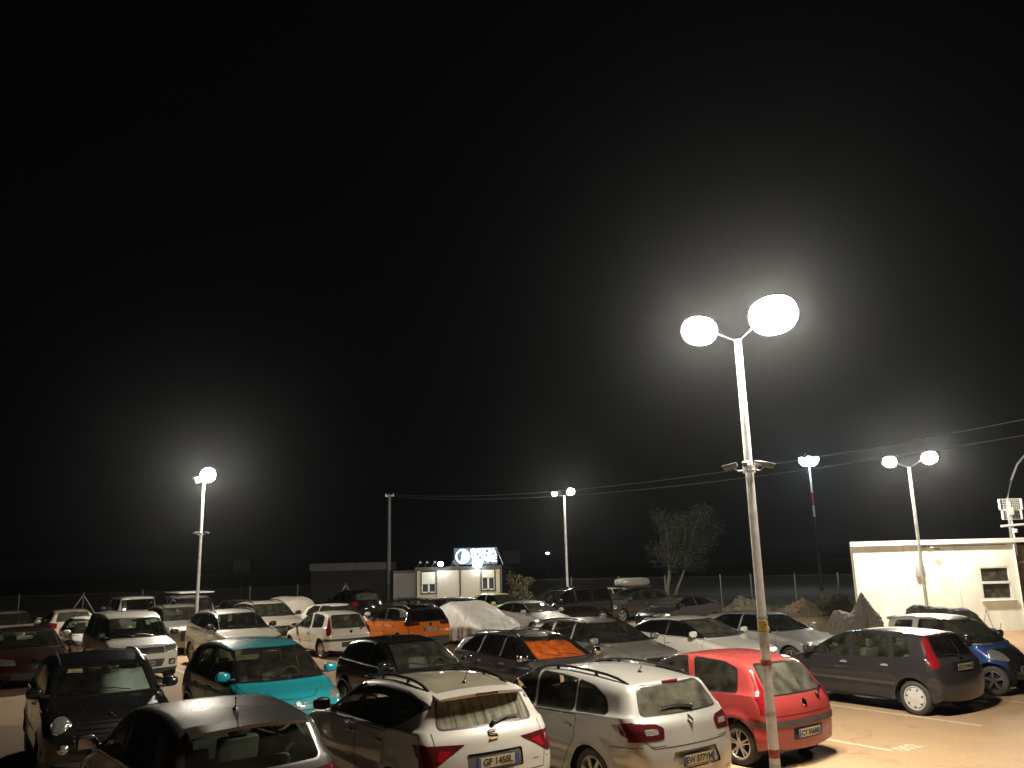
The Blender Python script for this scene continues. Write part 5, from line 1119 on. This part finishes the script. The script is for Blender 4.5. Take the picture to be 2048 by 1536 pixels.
def bush(x, y, w, h, seed, label, m_='leaf_dry', n=1500):
    r = random.Random(seed); t = empty('bush', (x, y, 0), 0, label, 'bush')
    cl = [(r.uniform(-w/2, w/2)*.8, r.uniform(-w/3, w/3), r.uniform(.2, .92)*h, r.uniform(.2, .36)*min(w, h)) for _ in range(14)]
    m = MB(); [m.tube([(0, 0, 0), (c[0]*.5, c[1]*.5, c[2]*.6), c[:3]], [.03, .02, .008], 5) for c in cl[:7]]; m.obj('stem', 'bark', t)
    me = leaves(cl, n, .06, seed); me.materials.append(MATS[m_]); tag(link('foliage', me, t), kind='stuff')
bush(.15, 47.5, 1.5, 2.3, 5, 'tall dry bush at the right end of the prefab office')
bush(15.6, 41.2, 1.5, 1.0, 6, 'low green bush at the left corner of the white building')
# verge of weeds and rough brush beyond the paving
r2 = np.random.RandomState(8); vs, fs = [], []
for k in range(26000):
    x_ = r2.uniform(-38, 24); y_ = 42.6+r2.gamma(1.3, 1.5)+max(0, -(x_+8))*-.28*(x_ > -20)+(x_ < -20)*(x_+20)*.2 - (x_ > 12)*(x_-12)*.25+(x_ > -9 and x_ < 1)*6
    if -7.5 < x_ < 0 and y_ < 49.5: continue
    h_ = r2.uniform(.08, .42); a = r2.uniform(0, PI); w_ = r2.uniform(.02, .06); i = len(vs)
    vs += [(x_-w_*math.cos(a), y_-w_*math.sin(a), -.01), (x_+w_*math.cos(a), y_+w_*math.sin(a), -.01), (x_+r2.normal()*.1, y_+r2.normal()*.1, h_)]; fs.append((i, i+1, i+2))
me = bpy.data.meshes.new('weeds'); me.from_pydata(vs, [], fs); me.materials.append(MATS['leaf_dry']); tag(link('weeds', me), 'rough weeds growing along the fence at the edge of the paving', 'weeds', kind='stuff')
mat('rubble', (.13,.11,.075), .95, noise=.3, nscale=3, bump=.8, bscale=9); mat('rubble_red', (.18,.08,.045), .95, noise=.3, nscale=4, bump=.6)
def rock_mesh(seed, s):
    bm = bmesh.new(); bmesh.ops.create_icosphere(bm, subdivisions=2, radius=1); r = random.Random(seed)
    ph = [Vector((r.uniform(-1,1), r.uniform(-1,1), r.uniform(-1,1))).normalized() for _ in range(9)]; cut = [r.uniform(.55, .9) for _ in ph]
    for v in bm.verts:
        for n, c in zip(ph, cut):
            d = v.co.dot(n)
            if d > c: v.co -= n*(d-c)
        v.co = Vector((v.co.x*s, v.co.y*s*.8, v.co.z*s*.7))
    me = bpy.data.meshes.new('rock'); bm.to_mesh(me); bm.free(); return me
RK = [rock_mesh(k, 1) for k in range(5)]
def rubble(x, y, w, h, n, seed, label, reds=0):
    t = empty('rubble_pile', (x, y, 0), 0, label, 'rubble', 'piles of rubble by the fence'); r = random.Random(seed)
    m = MB(); vs = []; k = 22
    rings = [(1, 0), (.8, .28), (.55, .6), (.28, .86), (.02, .95)]
    for q, z_ in rings:
        for i in range(k):
            a = 2*PI*i/k; j = 1+r.uniform(-.13, .13); vs.append((w/2*q*j*math.cos(a), w/3*q*j*math.sin(a), z_*h*.8*j-.03))
    m.add(vs, [(i*k+j, i*k+(j+1) % k, (i+1)*k+(j+1) % k, (i+1)*k+j) for i in range(4) for j in range(k)], True); m.obj('heap', 'rubble', t)
    for i in range(n):
        u = r.random()**.7; a = r.uniform(0, 2*PI); s = r.uniform(.10, .27)*h; me = RK[i % 5]
        if not me.materials: me.materials.append(MATS['rubble'])
        o = link('rock', me, t, (w/2*u*math.cos(a), w/3*u*math.sin(a), h*.8*(1-u*.9)), (r.uniform(0,6), r.uniform(0,6), r.uniform(0,6))); o.scale = (s, s, s)
        if reds and i % 4 == 0: o.material_slots[0].link = 'OBJECT'; o.material_slots[0].material = MATS['rubble_red']
rubble(11.4, 42.6, 2.6, 1.15, 46, 1, 'large pale rubble pile seen to the left of the near lamp post'); rubble(9.6, 43.2, 1.5, .6, 20, 4, 'small low rubble heap beside the dark coupe')
rubble(14.0, 41.6, 2.6, .95, 40, 2, 'rubble pile with reddish stones right of the near lamp post', 1); rubble(16.6, 40.4, 1.2, .55, 16, 3, 'small stone heap at the left corner of the white building')

# ------------------------------------------------------------------ draped covers
def cloth_mat(name, col, rough=.75):
    m = mat(name, col, rough, noise=.12, nscale=3, bump=.5, bscale=5, dust=.1); return m
cloth_mat('cover_grey', (.15,.145,.125)); cloth_mat('cover_dark', (.06,.06,.058), .6); cloth_mat('cover_silver', (.78,.76,.72), .45); cloth_mat('cover_beige', (.42,.38,.33), .7)
def drape(name, key, x, y, yaw, m_, label, cat, sc=(1, 1, 1), amp=.03, seed=1):
    """a loose cover over a car body: the body's skin blown out, gathered into folds towards the hem"""
    S = SPECS[key]; B = Body(S['prof'], S['W']+.03, S['zb'], k=.22, tum=.28, bowf=.22, bowr=.16, cf=.3, rf=.6, rr=.45, cr=.22, sh=.0, bot=.14)
    P, Fc = B.grid(1.0); G = B.grad(P); r = np.random.RandomState(seed)
    ang = np.arctan2(P[:,1]*1.6, P[:,0]); low = np.clip((1.25-P[:,2])/1.1, 0, 1)
    f_ = sum(np.sin(ang*k+r.uniform(0, 6)+P[:,2]*r.uniform(-1.5, 1.5))*w_ for k, w_ in ((9, .5), (17, .6), (29, .5), (41, .35)))
    d = amp*(f_*low**1.2*1.1)+.02 + .012*np.sin(P[:,0]*3.1+P[:,1]*5)+.010*np.sin(P[:,0]*9.0-P[:,1]*7+2)
    P = P+G*d[:,None]; P[:,2] *= 1.0
    me = bpy.data.meshes.new(name); me.from_pydata([tuple(p) for p in P*np.array(sc)], [], Fc); me.polygons.foreach_set('use_smooth', [True]*len(Fc)); me.materials.append(MATS[m_])
    o = link(name, me, None, (x, y, 0), (0, 0, math.radians(yaw))); return tag(o, label, cat)
drape('covered_car', 'cla', -1.70, 31.56, -54.1, 'cover_silver', 'car under a full silver-white cloth cover, folds hanging at its side', 'covered car', (.95, 1, 1.07), .045, 3)
drape('covered_car', 'van', -10.2, 38.4, -54, 'cover_beige', 'van under a wrinkled silver-beige cover, behind the white hatchbacks', 'covered van', (.85, .9, .88), .05, 5)
def bike_cover(name, x, y, yaw, spine, m_, label, seed):
    """spine: (along, half width, top height)"""
    r = random.Random(seed); n = 26; S_ = []
    for i in range(len(spine)-1):
        for k in range(7):
            t_ = k/7; a, b = spine[i], spine[i+1]; S_.append([a[j]+(b[j]-a[j])*t_ for j in range(3)])
    S_.append(list(spine[-1])); vs, fs = [], []
    for i, (s, w_, h) in enumerate(S_):
        for k in range(n+1):
            a = PI*k/n; u = math.cos(a); v = max(0, math.sin(a))
            yy = w_*math.copysign(abs(u)**.75, u)*(1+.25*(1-v)); z_ = .06+(h-.06)*v**.55
            fold = .045*math.sin(k*2.3+i*.55+seed)*(1-v*.6)+.02*math.sin(i*1.9+k*.7)
            vs.append((s+.02*math.sin(k*1.7), yy+fold*math.copysign(1, u), z_+.008*math.sin(i*.8+k*.5)))
    for i in range(len(S_)-1):
        for k in range(n): fs.append((i*(n+1)+k, (i+1)*(n+1)+k, (i+1)*(n+1)+k+1, i*(n+1)+k+1))
    fs += [tuple(range(n+1)), tuple((len(S_)-1)*(n+1)+k for k in range(n+1))[::-1]]
    m = MB(); m.add(vs, fs, True); o = link(name, m.mesh(name, m_, auto=False), None, (x, y, 0), (0, 0, math.radians(yaw))); return tag(o, label, 'covered motorbike')
bike_cover('covered_motorbike', 11.15, 28.0, 8, [(-.86,.10,.62),(-.80,.26,.98),(-.62,.34,1.12),(-.40,.34,1.08),(-.18,.32,.98),(.02,.34,1.10),(.20,.28,1.42),(.30,.16,1.66),(.40,.24,1.46),(.56,.34,1.18),(.74,.34,.98),(.84,.22,.80),(.88,.10,.5)], 'cover_grey', 'motorbike under a loose grey cover with a pointed peak, by the wall corner', 2)
bike_cover('covered_motorbike', 13.25, 26.4, -6, [(-1.1,.12,.9),(-1.02,.28,1.22),(-.8,.36,1.33),(-.3,.36,1.26),(.2,.38,1.20),(.7,.36,1.18),(.95,.34,1.0),(1.2,.30,.62),(1.45,.26,.55),(1.6,.15,.4)], 'cover_dark', 'long low shape under a dark cover against the white building wall', 7)
t = empty('a_frame_stand', (15.15, 27.4, 0), .1, 'thin metal A-frame stand leaning by the white wall', 'stand')
for s in (-1, 1): m = MB(); m.tube([(s*.30, 0, 0), (0, 0, 1.05)], .012, 6); m.obj('leg', 'galvanised', t)
m = MB(); m.tube([(.15, 0, .45), (.36, -.1, .47)], .012, 6); m.tube([(.36, -.1, .47), (.36, -.1, .62)], .012, 6); m.obj('bracket', 'galvanised', t)

# ------------------------------------------------------------------ the cars
for n_, c_, kw in (('paint_black', (.008,.008,.009), dict(dust=.012, rough=.22)), ('paint_teal', (.0,.235,.29), dict(rough=.35, dust=.05)), ('paint_black2', (.008,.007,.007), dict(rough=.2, dust=.010)), ('paint_graphite', (.018,.018,.019), dict(metal=.15, dust=.03)),
    ('paint_anthracite', (.045,.042,.042), dict(metal=.35, dust=.07)), ('paint_charcoal', (.022,.022,.026), dict(metal=.3, dust=.035)), ('roof_dusty', (.085,.078,.058), dict(rough=.5, dust=.12, coat=.5, noise=.25)), ('paint_silver', (.34,.335,.315), dict(metal=.45, rough=.38, dust=.08)), ('paint_silver2', (.34,.34,.34), dict(metal=.45, rough=.35)), ('paint_grey', (.19,.185,.17), dict(metal=.45)),
    ('paint_white', (.64,.625,.57), dict(rough=.35, dust=.06)), ('paint_white2', (.60,.58,.52), dict(rough=.4, dust=.1)), ('paint_cream', (.62,.58,.48), dict(rough=.4, dust=.14)), ('paint_pale', (.36,.35,.325), dict(metal=.25, rough=.38, dust=.10)),
    ('paint_red', (.25,.018,.020), dict(rough=.42, dust=.10)), ('paint_maroon', (.025,.004,.003), dict(rough=.3, dust=.03)), ('paint_orange', (.50,.115,.008), dict(rough=.25, dust=.03)), ('paint_blue', (.010,.045,.19), dict(metal=.3, rough=.25)), ('paint_yellow', (.58,.55,.18), dict(rough=.4)),
    ('paint_beige', (.33,.30,.26), dict(metal=.3, dust=.2)), ('paint_dusty', (.08,.075,.06), dict(dust=.4))):
    paint(n_, c_, **kw)
C = {}
def put(k, *a, pl=None, **kw):
    C[k] = car(*a, **kw)
    if pl: plate(C[k][0], C[k][1], *pl)
    return C[k]
G1 = 'cars parked nose away in the front row'; G2 = 'cars parked facing the camera in the second row'; G3 = 'cars in the rows at the back'
put('red', 'hatchback_car', 'punto', 3.00, 13.95, 126.1, 'paint_red', 'red three-door hatchback behind the lamp post, rear wiper on its window', G1, pl=('rear', .45, 'CY 356BB'))
put('meg', 'estate_car', 'megane', .79, 12.37, 126.0, 'paint_silver', 'silver estate with roof rails and dark red tail lights in the front row', G1, pl=('rear', .555, 'EW 577YM'))
put('fie', 'hatchback_car', 'fiesta', 7.12, 17.37, 124.1, 'paint_charcoal', 'dark grey five-door hatchback with tall red tail lights and white wheel covers', G1, pl=('rear', .84, 'CZ 418NA'))
put('aro', 'crossover_car', 'arona', -1.41, 11.37, 123.8, 'paint_pale', 'silver-white crossover with grooved roof and dusty rear window, nearest the bottom centre', G1, pl=('rear', .775, 'GF 145SL'))
put('cli', 'hatchback_car', 'clio', -3.59, 9.67, 127.4, 'paint_graphite', 'black hatchback with a roof aerial, lowest at the bottom left', G1)
put('min', 'small_car', 'mini', -6.94, 14.08, -56.3, 'paint_black', 'black small car with round headlights and a silver sunshade', G2, pl=('front', .50, 'FA 903KD'))
put('teal', 'people_carrier', 'fiat500l', -4.74, 15.55, -54.5, 'paint_teal', 'teal five-door people carrier facing right', G2, pl=('front', .50, 'FF 271GS'))
put('yps', 'hatchback_car', 'ypsilon', -2.23, 17.0, -54.5, 'paint_black2', 'black hatchback with chrome window edges, right of the teal car', G2, pl=('front', .50, 'ES 640PW'))
put('a4', 'estate_car', 'a4', .40, 18.54, -55.2, 'paint_anthracite', 'dark grey estate with an orange sunshade behind its windscreen', G2, pl=('front', .42, 'EX 119LT'))
put('golf', 'estate_car', 'golfv', 2.07, 21.3, -56, 'paint_grey', 'mid grey estate between the orange-shaded estate and the white saloon', G2, pl=('front', .48, 'FJ 882RC'))
put('cla', 'saloon_car', 'cla', 4.56, 22.16, -54.9, 'paint_white', 'white saloon with dark side windows behind the red hatchback', G2, pl=('front', .40, 'FN 357VB'))
put('bmw', 'hatchback_car', 'bmw1', 6.91, 23.38, -57, 'paint_silver2', 'silver hatchback behind the near lamp post, right of the white saloon', G2)
put('smart', 'two_seat_car', 'smart', 9.62, 18.85, -50, 'paint_blue', 'tiny blue and silver two-seat car at the right edge', G2, upper='paint_silver', pl=('front', .50, 'DW 605HE'))
put('pw', 'hatchback_car', 'punto', -6.64, 29.33, 128.0, 'paint_white2', 'white three-door hatchback with red tail lights, left of the orange crossover', G3)
put('org', 'crossover_car', 'p2008', -4.11, 30.40, 125.1, 'paint_orange', 'orange crossover with a black roof, seen from behind', G3, upper='paint_black2', pl=('rear', .80, 'GA 220TX'))
put('a1', 'small_coupe', 'coupe', .54, 34.16, -54.2, 'paint_pale', 'pale silver compact coupe right of the covered car', G3)
put('rav', 'off_road_car', 'suv', -9.07, 26.88, -53.1, 'paint_cream', 'pale off-roader with dark glass behind the teal people carrier', G3, upper='paint_silver')
put('cad', 'delivery_van', 'caddy', -11.31, 24.58, -53.1, 'paint_white', 'white van with a grey grille and number plate, above the black small car', G3, pl=('front', .52, 'FV 731BM'))
put('mar', 'hatchback_car', 'hatch', -13.73, 23.69, -54, 'paint_maroon', 'dark red hatchback cut by the left edge', G3)
put('h20', 'hatchback_car', 'hatch', -14.55, 29.01, -54.2, 'paint_white2', 'white hatchback half hidden behind the white van', G3)
put('g22', 'hatchback_car', 'hatch', -20.9, 34.64, -54.2, 'paint_beige', 'grey hatchback at the far left edge, above the dark red one', G3)
put('w23', 'hatchback_car', 'hatch', -19.28, 36.04, 125.8, 'paint_cream', 'cream hatchback seen from behind, at the braced fence post', G3)
put('j24', 'off_road_car', 'van', -18.61, 40.29, 125.8, 'paint_white', 'boxy white off-roader with a large dark rear window', G3)
put('g25', 'off_road_car', 'suv', -12.91, 32.08, -54.1, 'paint_grey', 'grey off-roader whose windscreen mirrors a lamp, at the leftmost lamp post', G3, upper='paint_grey')
V26 = put('v26', 'roof_rack_van', 'van', -14.92, 38.29, -54.2, 'paint_silver2', 'silver van carrying a flat roof rack, behind the leftmost lamp post', G3)
put('d27', 'hatchback_car', 'hatch', -13.6, 41.6, -54, 'paint_dusty', 'very dusty dark hatchback between the rack van and the beige off-roader', G3)
put('g28', 'off_road_car', 'suv', -9.93, 33.28, -53.9, 'paint_beige', 'dusty beige off-roader in front of the covered van', G3, upper='paint_beige')
put('w30', 'hatchback_car', 'hatch', -7.28, 34.01, -54.2, 'paint_white', 'white hatchback directly behind the white three-door one', G3)
put('r31', 'estate_car', 'suv', -9.2, 46.6, 125.8, 'paint_black2', 'far dark car with two tall red tail lights, below the long shed', G3, upper='paint_black2')
put('b32', 'estate_car', 'golfv', -5.3, 37.2, 215.8, 'paint_black2', 'black estate mostly hidden behind the orange crossover', G3)
put('g33', 'hatchback_car', 'hatch', -2.49, 37.6, -54.2, 'paint_grey', 'grey hatchback behind the silver-covered car', G3)
put('p34', 'small_car', 'ypsilon', -.87, 40.5, -54.2, 'paint_yellow', 'yellow-green small car with roof rails in front of the prefab office', G3)
put('s35', 'people_carrier', 'caddy', 2.24, 38.4, 215.8, 'paint_black2', 'long black people carrier with dark side windows at the back', G3)
B36 = put('b36', 'estate_car', 'golfv', 5.6, 41.9, 216, 'paint_anthracite', 'dark estate carrying a pale roof box, below the tree', G3)
put('w37', 'hatchback_car', 'hatch', 4.6, 45.6, 216, 'paint_white', 'white hatchback behind the dark estate with the roof box', G3)
put('d38', 'saloon_car', 'coupe', 6.75, 35.57, 215.5, 'paint_charcoal', 'dark grey coupe facing left in front of the roof-box estate', G3)

# things carried or hung in the cars
def sunshade(k, m_, label, inset=.05):
    root, B, objs = C[k]; S = SPECS[{'min': 'mini', 'a4': 'a4', 'cli': 'clio'}[k]]; yb, zb_, yt, zt = S['ws']; ys = np.linspace(-1, 1, 22); zs = np.linspace(0, 1, 11); pts = []
    for z_ in zs:
        for y_ in ys: pts.append((y_*(yb-.03+(yt-yb)*z_), zb_+.02+(zt-zb_-.04)*z_))
    q, g = B.hit('front', pts); r = np.random.RandomState(3)
    d = inset+.012*np.sin(np.array(pts)[:,0]*19)+r.uniform(-.006, .006, len(q)); q = q-g*d[:,None]
    fs = [(i*22+j, i*22+j+1, (i+1)*22+j+1, (i+1)*22+j) for i in range(10) for j in range(21)]
    me = bpy.data.meshes.new('sunshade'); me.from_pydata([tuple(p) for p in q], [], fs); me.polygons.foreach_set('use_smooth', [True]*len(fs)); me.materials.append(MATS[m_])
    o = link('sunshade', me, None, root.location, root.rotation_euler); return tag(o, label, 'sunshade')
mat('foil_orange', (.85,.13,.010), .30, .35, noise=.5, nscale=7, bump=1, bscale=9); mat('foil_silver', (.55,.62,.57), .35, .5, noise=.2, nscale=4, bump=.5, bscale=6)
sunshade('a4', 'foil_orange', 'crumpled orange foil sunshade inside the windscreen of the dark grey estate'); sunshade('min', 'foil_silver', 'silver sunshade inside the windscreen of the black small car')
t = empty('roof_box', B36[0].location, math.radians(216), 'pale grey roof box on top of the dark estate below the tree', 'roof box')
m = MB(); m.blob((-.2, 0, 1.83), (2.1, .82, .44), 3.6, 20, 10); m.obj('shell', 'paint_silver', t)
m = MB(); m.box((-.2, 0, 1.60), (2.0, .7, .05)); m.obj('tray', 'plastic', t)
for x_ in (-.75, .35): m = MB(); m.tube([(x_, -.6, 1.50), (x_, -.58, 1.56), (x_, .58, 1.56), (x_, .6, 1.50)], .02, 6); m.obj('cross_bar', 'trim', t)
t = empty('roof_rack', V26[0].location, math.radians(-54.2), 'flat white roof rack on the silver van by the leftmost lamp post', 'roof rack')
for y_ in (-.72, .72): m = MB(); m.tube([(-1.6, y_, 1.98), (1.1, y_, 1.98)], .03, 6); m.obj('side_rail', 'pvc', t)
for k in range(6): x_ = -1.5+k*.5; m = MB(); m.box((x_, 0, 1.975), (.09, 1.44, .035)); m.obj('slat', 'pvc', t)
for x_ in (-1.3, .2):
    for y_ in (-.66, .66): m = MB(); m.tube([(x_, y_, 1.78), (x_, y_, 1.95)], .018, 6); m.obj('foot', 'trim', t)

# ------------------------------------------------------------------ air
if HAZE:
    m = bpy.data.materials.new('haze_air'); m.use_nodes = True; nt = m.node_tree; nt.nodes.clear()
    o_ = nt.nodes.new('ShaderNodeOutputMaterial'); v = nt.nodes.new('ShaderNodeVolumePrincipled'); v.inputs['Color'].default_value = (.86, .92, .97, 1); v.inputs['Density'].default_value = HAZE; v.inputs['Anisotropy'].default_value = .90
    nt.links.new(v.outputs[0], o_.inputs['Volume'])
    b = MB(); b.box((0, 340, 6), (900, 720, 14.2)); ho = b.obj('haze', m); tag(ho, kind='stuff')
    ho['label'] = 'thin night air lit by the lamps over the parking lot'; ho['category'] = 'haze'
